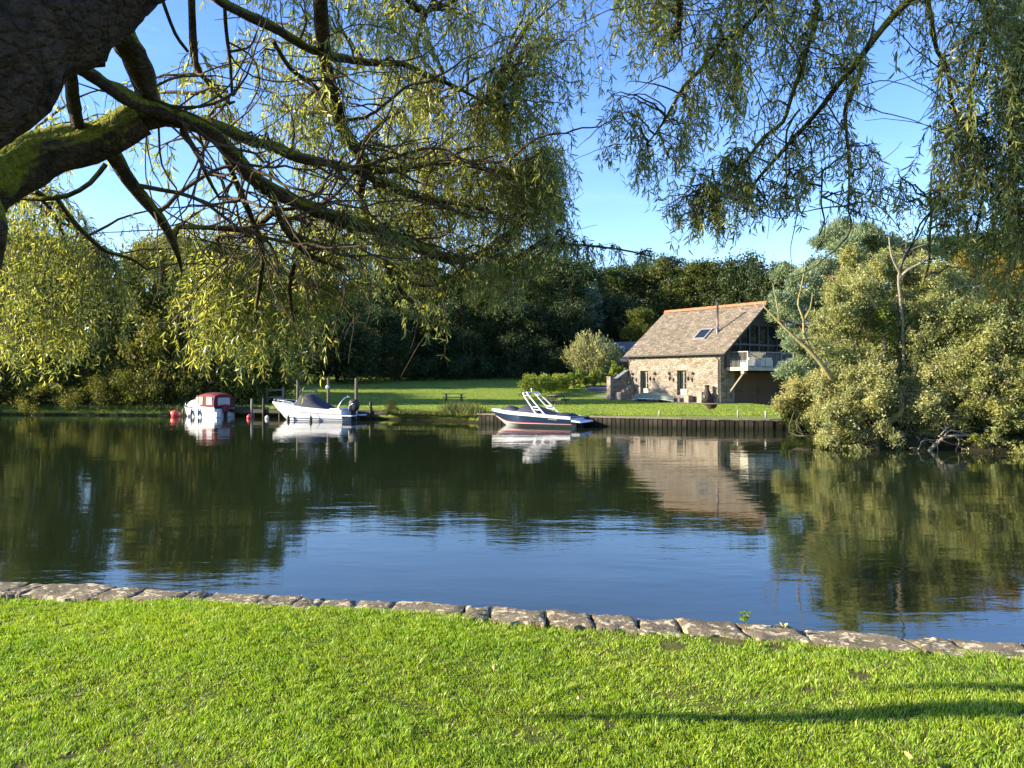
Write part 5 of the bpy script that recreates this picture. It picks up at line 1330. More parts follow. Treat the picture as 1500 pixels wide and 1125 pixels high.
# far lawn turf: short blades give the lawn its nap
rng = np.random.default_rng(12); n = 120000
ty = 44 + 50 * rng.random(n) ** 1.5; tx = rng.uniform(-24, 20, n)
ok = (ty > np.interp(tx, SH_X, SH_Y) + 0.5); tx, ty = tx[ok], ty[ok]
loc = (np.array([tx, ty]).T - HC); lxx, lyy = loc @ HN, loc @ HU
ok = ~((lxx > -1.7) & (lyy > -3) & (lyy < 14)); ok &= ~((tx > 7.3) & (ty > 69.5) & (ty < 84)); tx, ty = tx[ok], ty[ok]; n = len(tx)
LF_turf = leaf_mat('turf_blade', [(0.14, 0.215, 0.027), (0.22, 0.295, 0.043), (0.32, 0.37, 0.08)], 0.4, nscale=0.3)
v, f = leaf_mesh(np.stack([tx, ty, ground(tx, ty) - 0.01], -1), np.stack([rng.normal(size=n) * .5, rng.normal(size=n) * .5, np.ones(n)], -1), rng.uniform(.05, .11, n), 0.028, rng, .3)
tag(np_mesh('lawn_turf', v, f, LF_turf), 'short mown grass of the far lawn', 'grass', kind='stuff')

# ------------------------------------------------------------------ hedge and plants before the driveway
def bush(name, loc, cs, rs, n, leaf, mat, lab, cat, seed, group=None, flat=0.85, stem=True, col=None):
    rng = np.random.default_rng(seed); o = empty(name, loc, 0, lab, cat, group)
    v, f = clump_leaves(cs, rs, n, leaf, rng, flat); c = np_mesh('foliage', v, f, mat, o, k=4)
    if col: c.color = (*col, 1)
    if stem:
        mb = MB()
        for k in range(min(5, len(cs))): limb_into(mb, [(0.1 * math.cos(k), 0.1 * math.sin(k), -0.15), np.array(cs[k]) * 0.5 + np.array([0, 0, .1]), cs[k]], [.035, .025, .01], .3, 5)
        mb.build('stem', BK_grey, o, recalc=False)
    return o
hrng = np.random.default_rng(9)
ha, hb2 = np.array([1.2, 69.0]), np.array([5.6, 77.5])
cs = []; 
for t in np.linspace(0, 1, 30):
    for k in range(5):
        q = ha + (hb2 - ha) * t; cs.append((q[0] + hrng.normal() * .42 - ha[0], q[1] + hrng.normal() * .42 - ha[1], float(ground(q[0], q[1])) + hrng.uniform(.3, 1.95) * (1 - .25 * t) - float(ground(*ha))))
bush('hedge', (ha[0], ha[1], float(ground(*ha))), cs, hrng.uniform(.3, .5, len(cs)), 9000, 0.17, LF_hedge, 'clipped laurel hedge with its bright sunlit end on the lawn', 'hedge', 10)
labs = ['first laurel plant past the hedge end', 'second laurel plant past the hedge end', 'laurel plant midway between hedge and stair wall', 'laurel plant at the near corner of the dark driveway', 'laurel plant along the middle of the dark driveway', 'low laurel plant before the outbuilding bush', 'tallest pale laurel plant nearest the stair wall', 'last small laurel plant touching the stair wall']
for i, lab in enumerate(labs):
    t = i / 7; x, y = 6.3 + 5.4 * t, 79 + 4.6 * t; h_ = 1.5 + .5 * math.sin(i * 2.2) + (.6 if i == 6 else 0)
    c8 = [(hrng.normal() * .28, hrng.normal() * .28, hrng.uniform(.25, h_)) for _ in range(12)]
    bush('laurel_plant', (x, y, float(ground(x, y))), c8, [.3] * 12, 700, 0.2, LF_hedge, lab, 'shrub', 200 + i, 'young laurel plants behind the driveway', col=(1.25, 1.2, 1) if i == 6 else None)
# pale spiky shrub with upright shoots
x, y = P(866, 545, 88)[:2]; gz = float(ground(x, y)); rng = np.random.default_rng(15)
o = empty('willow_shrub', (x, y, gz), 0, 'pale spiky shrub of upright shoots left of the outbuilding', 'shrub')
ns = 170; mb = MB(); bb, dd = [], []
for i in range(ns):
    a = rng.uniform(0, 6.28); r = rng.random() ** .5; top = np.array([math.cos(a) * r * 3.6, math.sin(a) * r * 2.6, (5.6 - 2.6 * r * r) * rng.uniform(.8, 1.05)])
    p1 = np.array([math.cos(a) * r * 1.3, math.sin(a) * r * 1.1, .2]); mb.tube([p1, p1 * .4 + top * .55 + np.array([0, 0, .2]), top], [.03, .02, .01], 4)
    for t in np.linspace(.25, 1, 40): q = p1 * (1 - t) + top * t + rng.normal(size=3) * .16; bb.append(q); dd.append(unit(top - p1) + rng.normal(size=3) * .5)
mb.build('stem', BK_pale, o, recalc=False)
v, f = leaf_mesh(np.array(bb), np.array(dd), .32, .09, rng); np_mesh('foliage', v, f, LF_sallow, o)

# ------------------------------------------------------------------ right bank, nearer point of land
def px_bush(name, lab, cat, clumps, n, leaf, mat, seed, stems=(), col=None, flat=0.9, bark=BK_grey, dj=1.6, sub=10, root=None, nst=22):
    """clumps: (px, py, distance, radius in px); each is broken into smaller clumps with real depth"""
    rng = np.random.default_rng(seed); bx, by = np.mean([(c[0] - 750) / F * c[2] for c in clumps]), np.mean([c[2] for c in clumps])
    b = np.array([bx, by, float(ground(bx, by))]); o = empty(name, b, 0, lab, cat)
    cs, rs = [], []
    for c in clumps:
        r = c[3] / F * c[2]
        for _ in range(sub):
            q = P(c[0] + rng.normal() * c[3] * .55, c[1] + rng.normal() * c[3] * .5, c[2] + rng.normal() * dj * .6) - b
            cs.append(q); rs.append(r * rng.uniform(.34, .62))
    v, f = feather_leaves(cs, rs, n, leaf, rng, flat)
    c_ = np_mesh('foliage', v, f, mat, o, k=4)
    if col: c_.color = (*col, 1)
    mb = MB(); rt = np.array([0, 0, -0.2]) if root is None else P(*root) - b
    for k in rng.choice(len(cs), min(len(cs), nst), replace=False):
        mid = cs[k] * .5 + np.array([rng.normal() * .3, rng.normal() * .3, .1]); limb_into(mb, [rt + rng.normal(size=3) * [.5, .4, 0], mid, cs[k], cs[k] + unit(cs[k] - mid) * rs[k] * .9 + rng.normal(size=3) * .15], [.045, .032, .016, .006], .35, 5, .06, .02, rng)
    mb.build('stem', bark, o, recalc=False)
    if stems:
        mb = MB()
        for ch in stems: limb_into(mb, [P(a[0], a[1], a[2]) - b for a in ch], [a[3] / F * a[2] for a in ch], .2, 8, .08, .01, rng)
        mb.build('trunk', BK_lichen, o, recalc=False)
    return o
px_bush('sallow_bush', 'broad pale olive sallow bush reaching down to the water', 'bush',
    [(1212, 640, 29.3, 20), (1222, 605, 29.6, 26), (1240, 570, 30, 28), (1262, 640, 29.2, 26), (1268, 600, 29.6, 30), (1278, 550, 30.3, 30), (1305, 645, 29.2, 20), (1315, 605, 29.7, 30), (1318, 560, 30.3, 30), (1350, 640, 29.4, 24), (1358, 600, 29.8, 30), (1352, 555, 30.4, 28), (1392, 625, 30, 26), (1395, 580, 30.5, 28), (1205, 585, 30, 18)],
    100000, .095, LF_sallow, 31, [[(1322, 660, 29.8, 5), (1300, 640, 29.6, 4.5), (1302, 618, 29.3, 5), (1318, 606, 29.2, 4), (1320, 590, 29.2, 3.5), (1312, 570, 29.4, 3), (1309, 545, 29.6, 2)], [(1240, 655, 30, 3), (1226, 620, 29.6, 2.5), (1222, 590, 29.6, 2)]], dj=1.2)
px_bush('alder_tree', 'tall pale olive bank tree standing behind the sallow bush', 'tree',
    [(1225, 520, 31.5, 26), (1240, 480, 32, 30), (1232, 432, 32.5, 26), (1262, 402, 33, 26), (1300, 392, 33, 26), (1342, 392, 33.5, 26), (1268, 440, 32.5, 32), (1280, 490, 32, 32), (1312, 440, 32.8, 32), (1325, 495, 32, 34), (1352, 440, 33, 32), (1370, 490, 32.5, 32), (1385, 540, 32, 28), (1245, 372, 33.5, 16), (1205, 470, 32, 16), (1390, 420, 33.5, 26)],
    120000, .10, LF_sallow, 32, [[(1310, 640, 32, 7), (1308, 560, 32, 6), (1304, 500, 31.8, 5), (1316, 430, 31.6, 3), (1322, 400, 31.4, 2)], [(1304, 500, 31.8, 4), (1285, 455, 31.5, 3), (1265, 420, 31.4, 1.6)]], col=(.95, .98, .92))
px_bush('overhanging_bush', 'low sunlit bush leaning out over the channel below the boat doors', 'bush',
    [(1150, 583, 31.5, 15), (1170, 572, 31.5, 17), (1192, 570, 31.3, 18), (1140, 596, 31.5, 9), (1205, 560, 31.2, 18), (1178, 590, 31.4, 13)], 20000, .095, LF_sallow, 33, root=(1236, 640, 31.4), nst=7, stems=[[(1240, 640, 31.4, 3.5), (1215, 605, 31.4, 3), (1185, 588, 31.4, 2), (1150, 590, 31.5, 1.2)]], col=(1.1, 1.02, .95), dj=.8)
px_bush('dark_alder', 'greener bush below the hanging willow at the edge of the picture', 'bush',
    [(1405, 470, 31, 28), (1425, 505, 30.3, 30), (1470, 500, 30, 32), (1515, 490, 30, 32), (1432, 555, 29.6, 30), (1480, 560, 29.2, 32), (1525, 560, 29, 32), (1430, 610, 29.2, 26), (1475, 615, 28.6, 30), (1520, 620, 28.4, 30), (1455, 645, 28.6, 18), (1500, 648, 28.2, 18), (1570, 600, 28.2, 40), (1570, 520, 29.5, 40), (1450, 455, 31, 26)], 70000, .115, LF_sallow, 34, col=(.76, .80, .66))
px_bush('bramble_bush', 'low tangled green bushes along the waterline below the dead branches', 'bush',
    [(1215, 655, 29.6, 12), (1250, 655, 29.5, 14), (1300, 655, 29.6, 14), (1345, 652, 29.8, 16), (1385, 648, 30.2, 18), (1420, 640, 30.8, 20), (1450, 655, 28.6, 16), (1490, 658, 28.2, 18), (1535, 658, 28, 20), (1400, 610, 31.5, 24)], 36000, .10, LF_ash, 39, col=(1.2, 1.25, .95), dj=.9, nst=10)
px_bush('shade_bush', 'added bush tinted dark as shade in the channel past the end of the piling', 'bush', [(1160, 612, 38.5, 13), (1182, 608, 38.3, 15), (1205, 610, 38, 15), (1172, 624, 38, 11), (1195, 626, 37.8, 13)], 14000, .13, LF_ash, 40, col=(.4, .5, .4), dj=.7, nst=6)  # bush added over the bare bank; its dark tint stands in for shade
px_bush('autumn_tree', 'tree with golden yellow autumn leaves behind the hanging willow', 'tree',
    [(1395, 405, 37, 20), (1430, 410, 37, 24), (1475, 405, 37, 26), (1415, 445, 36.5, 24), (1460, 450, 36.5, 26), (1505, 440, 36.5, 28), (1440, 480, 36, 22), (1345, 400, 38, 18), (1550, 450, 37, 34)], 34000, .12, LF_yellow, 35)
# ivy clad stub
b0 = P(1298, 600, 31.2); o = empty('ivy_trunk', (b0[0], b0[1], float(ground(b0[0], b0[1]))), 0, 'upright dead trunk smothered in bright green ivy', 'ivy trunk')
rng = np.random.default_rng(36); mb = MB(); bz = o.location.z
pts = [P(1300, 640, 31.2), P(1298, 560, 31.1), P(1296, 500, 31.0), P(1299, 452, 31.0)]; limb_into(mb, [q - np.array(o.location) for q in pts], [.16, .14, .12, .08], .2, 8); mb.build('trunk', BK_grey, o, recalc=False)
cc = [(pts[0] * (1 - t) + pts[3] * t) - np.array(o.location) + rng.normal(size=3) * .08 for t in np.linspace(.25, 1, 30)]
v, f = clump_leaves(cc, rng.uniform(.2, .42, 30), 3800, .11, rng, 1.1); np_mesh('ivy', v, f, LF_ivy, o, k=4)
# leaning bare trunk, dead branches
def rng_twigs(ch, k, rng, L=30, r=.8):
    out = []
    for _ in range(k):
        i = rng.integers(1, len(ch)); a = ch[i]; dx, dy = rng.normal() * L, -abs(rng.normal()) * L * .7
        out.append([(a[0], a[1], a[2], r), (a[0] + dx * .5, a[1] + dy * .6, a[2] - .1, r * .8), (a[0] + dx, a[1] + dy, a[2] - .2 + rng.normal() * .2, r * .45)])
    return out
rng = np.random.default_rng(37)
c1 = [(1236, 610, 30.2, 4.4), (1224, 565, 30.0, 4.2), (1213, 546, 29.6, 4), (1191, 519, 29.4, 3.5), (1167, 497, 29.4, 2.4), (1140, 471, 29.4, 1.7), (1119, 449, 29.5, .9)]
c2 = [(1190, 517, 29.4, 2.6), (1178, 493, 29.4, 2.2), (1177, 468, 29.4, 1.8), (1169, 447, 29.4, 1.4), (1172, 428, 29.4, 1), (1180, 388, 29.4, .6)]
c3 = [(1142, 472, 30, 1.4), (1139, 452, 29.9, 1.2), (1132, 415, 29.8, .7)]
c4 = [(1177, 470, 29.9, 1.4), (1187, 452, 29.8, 1.1), (1190, 430, 29.8, .7)]
bb0 = P(1236, 610, 30.2)
px_limbs('leaning_tree', 'leaning bare forked tree with yellow lichened trunk beside the gable', 'tree', BK_lichen, [c1, c2, c3, c4] + rng_twigs(c2, 5, rng, 16, .6) + rng_twigs(c1[3:], 5, rng, 14, .6), (bb0[0], bb0[1], float(ground(bb0[0], bb0[1]))))
c1 = [(1322, 470, 31, 2.8), (1318, 430, 30.9, 1.8), (1316, 405, 30.9, 1.5), (1326, 370, 30.9, 1), (1330, 335, 30.9, .7), (1322, 312, 30.9, .5)]
c2 = [(1317, 408, 30.9, 1.8), (1330, 395, 30.8, 2), (1350, 385, 30.7, 1.2), (1362, 372, 30.6, .7)]
c3 = [(1318, 400, 30.9, 1.8), (1306, 375, 30.8, 1.3), (1302, 345, 30.8, .8)]
bb0 = P(1322, 600, 31)
px_limbs('bare_tree', 'pale leafless branching trunk rising above the bank trees', 'tree', BK_pale, [[(1326, 630, 31, 2.6), (1324, 540, 31, 2.3), (1322, 470, 31, 2)], c1, c2, c3] + rng_twigs(c1[2:], 10, rng, 18, .7) + rng_twigs(c2, 4, rng, 14, .6), (bb0[0], bb0[1], float(ground(bb0[0], bb0[1]))))
def tangle(x0, y0, d, k, L, rng):
    out = []
    for _ in range(k):
        a = rng.uniform(-.6, 1.3) ; x, y = x0 + rng.normal() * 14, y0 + rng.normal() * 8; ch = []
        for j in range(5):
            ch.append((x, y, d + rng.normal() * .12, max(.35, 1.1 - j * .18))); x += math.cos(a) * L / 4; y += -math.sin(a) * L / 4 + j * 2.2; a += rng.normal() * .45
        out.append(ch)
    return out
b1 = P(1395, 655, 28.6)
px_limbs('dead_branch', 'pale tangled dead branches dipping into the water', 'branch', BK_pale, [[(1352, 668, 28.6, 3.2), (1368, 655, 28.5, 3), (1385, 640, 28.4, 2.5), (1412, 638, 28.3, 1.8), (1440, 640, 28.2, 1)]] + tangle(1385, 640, 28.4, 9, 55, rng) + tangle(1360, 662, 28.4, 5, 50, rng), (b1[0], b1[1], -0.8), 'stem', 6, .06, .015)
b1 = P(1290, 655, 28.9)
px_limbs('dead_bush', 'grey dead stems at the waterline under the sallow bush', 'branch', BK_pale, tangle(1280, 648, 29.0, 8, 36, rng) + tangle(1225, 645, 29.0, 5, 30, rng) + tangle(1330, 655, 28.9, 5, 30, rng), (b1[0], b1[1], -0.8), 'stem', 5, .06, .01)
b1 = P(1450, 520, 30.4)
px_limbs('bleached_branch', 'bleached dead boughs across the dark bush in the shade', 'branch', BK_pale, tangle(1430, 520, 28.9, 4, 60, rng) + tangle(1470, 560, 28.2, 3, 50, rng) + tangle(1400, 440, 32.0, 4, 60, rng), (b1[0], b1[1], -.6), 'stem', 5, .06, .02)
# Scots pine behind the gable
rng = np.random.default_rng(38)
pads = [(1239, 337, 34, 11), (1215, 352, 28, 9), (1270, 345, 28, 10), (1290, 358, 24, 8), (1240, 362, 28, 8), (1153, 401, 22, 8), (1178, 408, 26, 9), (1146, 438, 18, 9), (1172, 432, 24, 11), (1164, 457, 24, 9), (1140, 464, 14, 7), (1196, 448, 22, 10), (1160, 485, 18, 7), (1170, 504, 22, 9), (1156, 545, 20, 8), (1178, 533, 20, 9), (1356, 362, 20, 6), (1200, 395, 24, 9), (1215, 425, 24, 11), (1212, 480, 22, 10), (1205, 515, 22, 10), (1190, 556, 18, 8)]
b0 = P(1222, 560, 46); bz = float(ground(b0[0], b0[1])); b0[2] = bz
pn = empty('pine_tree', b0, 0, 'blue green pine with layered pads and orange boughs beside the gable', 'tree')
bb, dd, mb = [], [], MB()
trunk = [P(1232, 600, 46) , P(1226, 540, 46), P(1222, 480, 46), P(1230, 420, 46), P(1238, 372, 46), P(1246, 350, 46)]
limb_into(mb, [q - b0 for q in trunk], [.24, .22, .19, .15, .10, .05], .4, 9)
for px_, py_, w_, h_ in pads:
    d = 46 + rng.normal() * 1.0; c = P(px_, py_, d) - b0
    tz = min(max(c[2] - .6, .5), trunk[-1][2] - b0[2]); zz = [q[2] - b0[2] for q in trunk]; st = np.array([np.interp(tz, zz, [q[i] - b0[i] for q in trunk]) for i in (0, 1)] + [tz])
    limb_into(mb, [st, (st + c) / 2 + [0, 0, -.25], c + [0, 0, -.15]], [.10, .07, .03], .3, 6, .08, .03, rng)
    W2, H2 = w_ / F * d, 1.9 * h_ / F * d; n = int(190 * w_)
    o3 = rng.normal(size=(n, 3)); o3 = unit(o3) * rng.random((n, 1)) ** .4 * np.array([W2, W2 * .8, H2])
    o3[:, 2] = np.abs(o3[:, 2]) * .9 - H2 * .35 + .35 * np.sin(o3[:, 0] * 3.3 + d) * np.sin(o3[:, 1] * 2.9 + w_) * H2; o3 += rng.normal(size=(n, 3)) * .10
    bb.append(c + o3); dd.append(o3 * np.array([.5, .5, .6]) / max(W2, .1) + rng.normal(size=(n, 3)) * .5 + np.array([0, 0, .5]))
mb.build('trunk', BK_pine, pn, recalc=False)
bb = np.concatenate(bb); dd = np.concatenate(dd); v, f = leaf_mesh(bb, dd, rng.uniform(.14, .24, len(bb)), .035, rng, .1); np_mesh('crown', v, f, LF_pine, pn)
# ------------------------------------------------------------------ the big willow overhead
BK_willow = bark_mat('willow_bark', (0.022, 0.017, 0.012), (0.085, 0.065, 0.048), (0.24, 0.25, 0.025), 0.95, 11.0, 1.0, 0.04)
BK_big = bark_mat('willow_old_bark', (0.02, 0.015, 0.010), (0.14, 0.10, 0.07), (0.12, 0.13, 0.02), 0.35, 9.0, 1.0, 0.10)
BK_twig = bark_mat('willow_twig', (0.032, 0.024, 0.015), (0.105, 0.078, 0.048), None, 0, 20, 0.4, 0.01)
LF_willow = leaf_mat('willow_leaf', [(0.105, 0.148, 0.06), (0.165, 0.21, 0.082), (0.23, 0.268, 0.105), (0.34, 0.36, 0.17)], 0.55, (1.9, 1.75, 0.7), 0.5, 0.36, 0.5, objcol=False)

class Willow:
    def __init__(s, name, loc, lab):
        s.b = np.array(loc, float); s.root = empty(name, loc, 0, lab, 'tree'); s.nodes = []; s.tw = []; s.starts = []
    def limb(s, chain, step=0.08, n=12, rough=0.07, part='limb', wander=0.0):
        """chain of (px, py, distance, radius in px)"""
        pts = [P(a[0], a[1], a[2]) for a in chain]; rad = [a[3] / F * a[2] for a in chain]
        return s.limb3(pts, rad, step, n, rough, part, wander)
    def limb3(s, pts, rad, step=0.08, n=12, rough=0.07, part='limb', wander=0.0, mat=None, ridge=0.0):
        mb = MB(); p = limb_into(mb, [np.asarray(q, float) - s.b for q in pts], rad, step, n, rough, wander, ridge=ridge)
        o = mb.build(part, mat or BK_willow, s.root, recalc=False); s.nodes.append(p + s.b); return o
    def nearest(s, q):
        A = np.concatenate(s.nodes); w_ = np.array([1.0, 0.8, 1.15]); d = np.linalg.norm((A - q) * w_, axis=1) + np.where(A[:, 2] < q[2] - 0.5, .5, 0)
        return A[np.argmin(d)]

GAPS = [[(838, 190), (880, 160), (905, 250), (935, 300), (960, 340), (930, 360), (870, 355), (828, 330), (835, 260)],
        [(1290, 60), (1350, 55), (1368, 110), (1330, 140), (1300, 190), (1268, 170), (1275, 110)],
        [(870, 30), (905, 40), (905, 110), (880, 140)], [(640, 95), (700, 110), (690, 160), (640, 140)], [(255, 20), (275, 60), (265, 80), (225, 60), (215, 35)],
        [(130, 245), (185, 245), (215, 300), (225, 345), (160, 350), (110, 300)], [(955, 110), (1000, 80), (1020, 110), (975, 150)], [(1170, 290), (1230, 250), (1225, 330), (1190, 345), (1140, 340)], [(1120, 165), (1165, 160), (1160, 195), (1115, 200)]]
def in_poly(x, y, poly):
    r = False; n = len(poly); j = n - 1
    for i in range(n):
        xi, yi = poly[i]; xj, yj = poly[j]
        if (yi > y) != (yj > y) and x < (xj - xi) * (y - yi) / (yj - yi) + xi: r = not r
        j = i
    return r
def gapped(x, y): return any(in_poly(x, y, g_) for g_ in GAPS)
def to_px(q): return 750 + F * q[0] / q[1], HY - F * (q[2] - EYE) / q[1]

def hang(wl, regions, floor_x, floor_y, seed):
    """grow side branches into every region and hang leafy shoots from them; shoots end where the crown's ragged lower edge runs"""
    rng = np.random.default_rng(seed); st, ln, dr, rr = [], [], [], []
    for (x0, y0, x1, y1, d0, d1, nb, ns, l0, l1) in regions:
        for _ in range(nb):
            for _try in range(12):
                px, py = rng.uniform(x0, x1), rng.uniform(y0, y1)
                if not gapped(px, py): break
            else: continue
            e = P(px, py, rng.uniform(d0, d1)); a = wl.nearest(e); D = np.linalg.norm(e - a)
            k = min(1.0, 3.4 / max(D, .01))
            a2 = e + (a - e) * k
            mid = (a2 + e) / 2 + np.array([0, 0, 0.16 * min(D, 2.3)]) + rng.normal(size=3) * .08 * min(D, 2)
            r0 = 0.008 + 0.006 * min(D, 2.3); n_ = 9
            ts = np.linspace(0, 1, n_)[:, None]; cur = (1 - ts) ** 2 * a2 + 2 * ts * (1 - ts) * mid + ts ** 2 * e
            cur[1:-1] += rng.normal(size=(n_ - 2, 3)) * .018
            wl.tw.append((cur, np.linspace(r0, .003, n_)))
            for _s in range(ns):
                t = rng.uniform(.25, 1.0); q = np.array([np.interp(t, ts[:, 0], cur[:, i]) for i in range(3)])
                L = rng.uniform(l0, l1); X_, Y_ = to_px(q); fl = np.interp(X_, floor_x, floor_y) + rng.normal() * 14
                L = min(L, (fl - Y_) / F * q[1])
                if L < .1: continue
                if gapped(X_, Y_ + .6 * L * F / q[1]) and rng.random() < .9: continue
                st.append(q); ln.append(L); h = rng.normal(size=3); h[2] = abs(h[2]) * .3; dr.append(unit(h) * .8 + unit(e - a2) * .5); 
    st, ln, dr = np.array(st), np.array(ln), unit(np.array(dr))
    S = len(st); N = 13; pos = np.empty((S, N, 3)); pos[:, 0] = st; dcur = dr.copy(); step = (ln / (N - 1))[:, None]
    sway = rng.normal(size=(S, 3)) * .10
    for i in range(1, N):
        dcur = unit(dcur * 0.72 + np.array([0, 0, -0.42]) + sway * .5 + rng.normal(size=(S, 3)) * .10); pos[:, i] = pos[:, i - 1] + dcur * step
    return pos, ln, rng

def strand_mesh(wl, pos, ln, rng, llen=(.055, .095), gap=.029, part='foliage'):
    S, N, _ = pos.shape
    cnt = np.maximum(4, (ln / gap).astype(int)); k = np.repeat(np.arange(S), cnt); n = len(k)
    u = rng.random(n) ** .85 * (N - 1.001); i0 = u.astype(int); fr = (u - i0)[:, None]
    base = pos[k, i0] * (1 - fr) + pos[k, i0 + 1] * fr; tan = unit(pos[k, i0 + 1] - pos[k, i0])
    d = tan * .55 + unit(rng.normal(size=(n, 3))) * .85 + np.array([0, 0, -.30])
    L = rng.uniform(llen[0], llen[1], n)
    v, f = leaf_mesh(base - wl.b, d, L, L * rng.uniform(.12, .17, n), rng, .22)
    np_mesh(part, v, f, LF_willow, wl.root)
    # shoots as thin three sided stems
    an = np.arange(3) * 2 * PI / 3; r = .0028 * (1 - .6 * np.arange(N) / (N - 1))
    ring = np.stack([np.cos(an), np.sin(an), np.zeros(3)], -1)
    vv = (pos[:, :, None, :] + ring[None, None] * r[None, :, None, None]).reshape(-1, 3) - wl.b
    id0 = (np.arange(S)[:, None, None] * N + np.arange(N - 1)[None, :, None]) * 3 + np.arange(3)[None, None]; id1 = id0 - np.arange(3) + (np.arange(3) + 1) % 3
    q = np.stack([id0, id1, id1 + 3, id0 + 3], -1).reshape(-1, 4)
    o = np_mesh('shoots', vv, q, BK_twig, wl.root, k=4); return o, n
def branchlets(wl):
    mb = MB()
    for cur, r in wl.tw: mb.tube(cur - wl.b, list(r), 5, caps=False)
    mb.build('branchlets', BK_twig, wl.root, recalc=False)

W1 = Willow('willow_tree', (-3.9, 1.15, 0), 'huge old mossy willow arching over the near lawn and water')
W1.limb3([(-3.9, 1.15, -.3), (-3.88, 1.2, .5), (-3.75, 1.4, 1.2), (-3.45, 1.75, 1.75), (-3.1, 2.1, 2.05)], [.52, .42, .38, .36, .33], .06, 48, .05, 'trunk', mat=BK_big, ridge=.08)
W1.limb3([(-3.2, 2.0, 2.0), (-2.75, 2.35, 2.2), P(-118, 136, 2.75), P(28, 21, 2.95), P(180, -97, 3.2), P(340, -210, 3.7), P(520, -380, 4.6), P(700, -560, 5.6)], [.34, .30, .262, .262, .262, .23, .17, .09], .035, 64, .035, mat=BK_big, ridge=.085)
W1.limb3([(-3.3, 1.9, 1.9), (-3.0, 2.5, 2.0), P(-140, 345, 3.4), P(-20, 268, 3.7), P(60, 228, 3.85), P(140, 207, 3.95), P(205, 172, 4.0)], [.28, .22, .165, .145, .11, .10, .085], .035, 48, .05, ridge=.07)
W1.limb([(130, 5, 3.1, 20), (165, 32, 3.3, 19), (185, 60, 3.45, 18), (200, 92, 3.6, 18), (212, 125, 3.8, 18), (222, 158, 3.98, 17), (232, 178, 4.05, 13)], .05, 14, .1)
W1.limb([(195, 178, 4.0, 20), (240, 170, 4.05, 15), (280, 178, 4.15, 13), (312, 196, 4.3, 13), (347, 235, 4.6, 12), (379, 266, 4.9, 11), (410, 285, 5.2, 10.5), (435, 296, 5.4, 10), (480, 314, 5.8, 9.5), (515, 327, 6.1, 9.5), (551, 337, 6.4, 9), (587, 351, 6.7, 9.5), (627, 367, 7.0, 8.5), (667, 381, 7.3, 7), (690, 376, 7.5, 6), (720, 373, 7.6, 5.5), (738, 386, 7.7, 5), (752, 396, 7.8, 3)], .06, 12, .09)
W1.limb([(300, 178, 4.25, 9), (330, 190, 4.5, 8.5), (368, 206, 4.9, 8), (400, 214, 5.2, 8), (432, 229, 5.5, 7.5), (467, 236, 5.9, 7), (500, 244, 6.2, 6.5), (530, 254, 6.4, 6), (575, 275, 6.7, 5), (620, 290, 7.0, 4), (680, 300, 7.3, 3), (750, 318, 7.6, 2)], .06, 10, .1)
W1.limb([(50, 52, 2.9, 13), (92, 84, 3.05, 12), (130, 106, 3.25, 11), (165, 131, 3.5, 11), (200, 150, 3.75, 11), (240, 164, 3.95, 11), (270, 174, 4.1, 10)], .05, 10, .1)
W1.limb([(96, 70, 3.05, 10), (103, 105, 3.2, 9), (106, 140, 3.5, 9), (111, 168, 3.75, 9), (116, 190, 3.9, 10)], .05, 9)
W1.limb([(465, -120, 4.6, 11), (468, -30, 4.8, 10.5), (472, 50, 5.2, 10.5), (478, 100, 5.5, 10), (491, 152, 5.8, 9), (502, 188, 6.0, 8.5), (516, 212, 6.1, 9), (531, 234, 6.25, 9.5), (534, 252, 6.3, 9), (528, 276, 6.35, 8), (534, 310, 6.4, 6), (540, 335, 6.4, 5)], .06, 11, .1)
W1.limb([(165, 225, 4.0, 11), (187, 262, 4.15, 10.5), (213, 295, 4.35, 9.5), (236, 322, 4.5, 8), (252, 350, 4.6, 6), (262, 378, 4.7, 3), (266, 400, 4.75, 1.2)], .05, 10, .12)
W1.limb([(250, 352, 4.6, 5), (258, 334, 4.7, 4), (290, 333, 5.0, 3.6), (330, 335, 5.4, 3.4), (362, 337, 5.6, 4), (385, 324, 5.5, 4.5), (405, 305, 5.3, 5)], .06, 8, .1)
W1.limb([(155, 240, 3.9, 4), (132, 268, 3.9, 4), (98, 287, 3.9, 3.6), (60, 292, 3.9, 3.2), (30, 290, 3.9, 2.5)], .06, 7, .08)
W1.limb([(80, 285, 4.5, 4), (100, 315, 4.6, 3.6), (125, 343, 4.8, 3.2), (155, 368, 5.0, 3), (190, 378, 5.2, 2.2), (215, 395, 5.4, 1.4)], .06, 7, .08)
W1.limb([(-40, 250, 2.9, 16), (-8, 310, 2.9, 14), (-4, 350, 2.95, 11), (-6, 392, 3.0, 7)], .05, 10, .1)
W1.limb([(300, -30, 4.0, 9), (318, -2, 4.1, 8), (352, 17, 4.4, 7.5), (400, 40, 4.8, 7), (430, 58, 5.1, 6.5), (465, 77, 5.4, 6), (500, 85, 5.7, 5.5), (545, 92, 6.0, 5.2), (587, 93, 6.3, 4.8), (620, 108, 6.6, 3.8), (660, 124, 6.9, 3), (710, 150, 7.2, 2)], .06, 9, .09)
W1.limb([(278, -60, 4.2, 6), (281, 0, 4.3, 5.5), (282, 45, 4.5, 5), (284, 78, 4.6, 6), (290, 100, 4.7, 4), (312, 130, 4.9, 2.5), (335, 152, 5.1, 2)], .05, 8, .1)
W1.limb([(328, -40, 4.3, 3), (330, 30, 4.5, 2.6), (337, 90, 4.7, 2.4), (340, 140, 4.9, 2)], .06, 6, .06)
W1.limb([(238, 0, 3.9, 3), (256, 48, 4.1, 2.8), (275, 75, 4.3, 2.4)], .06, 6, .06)
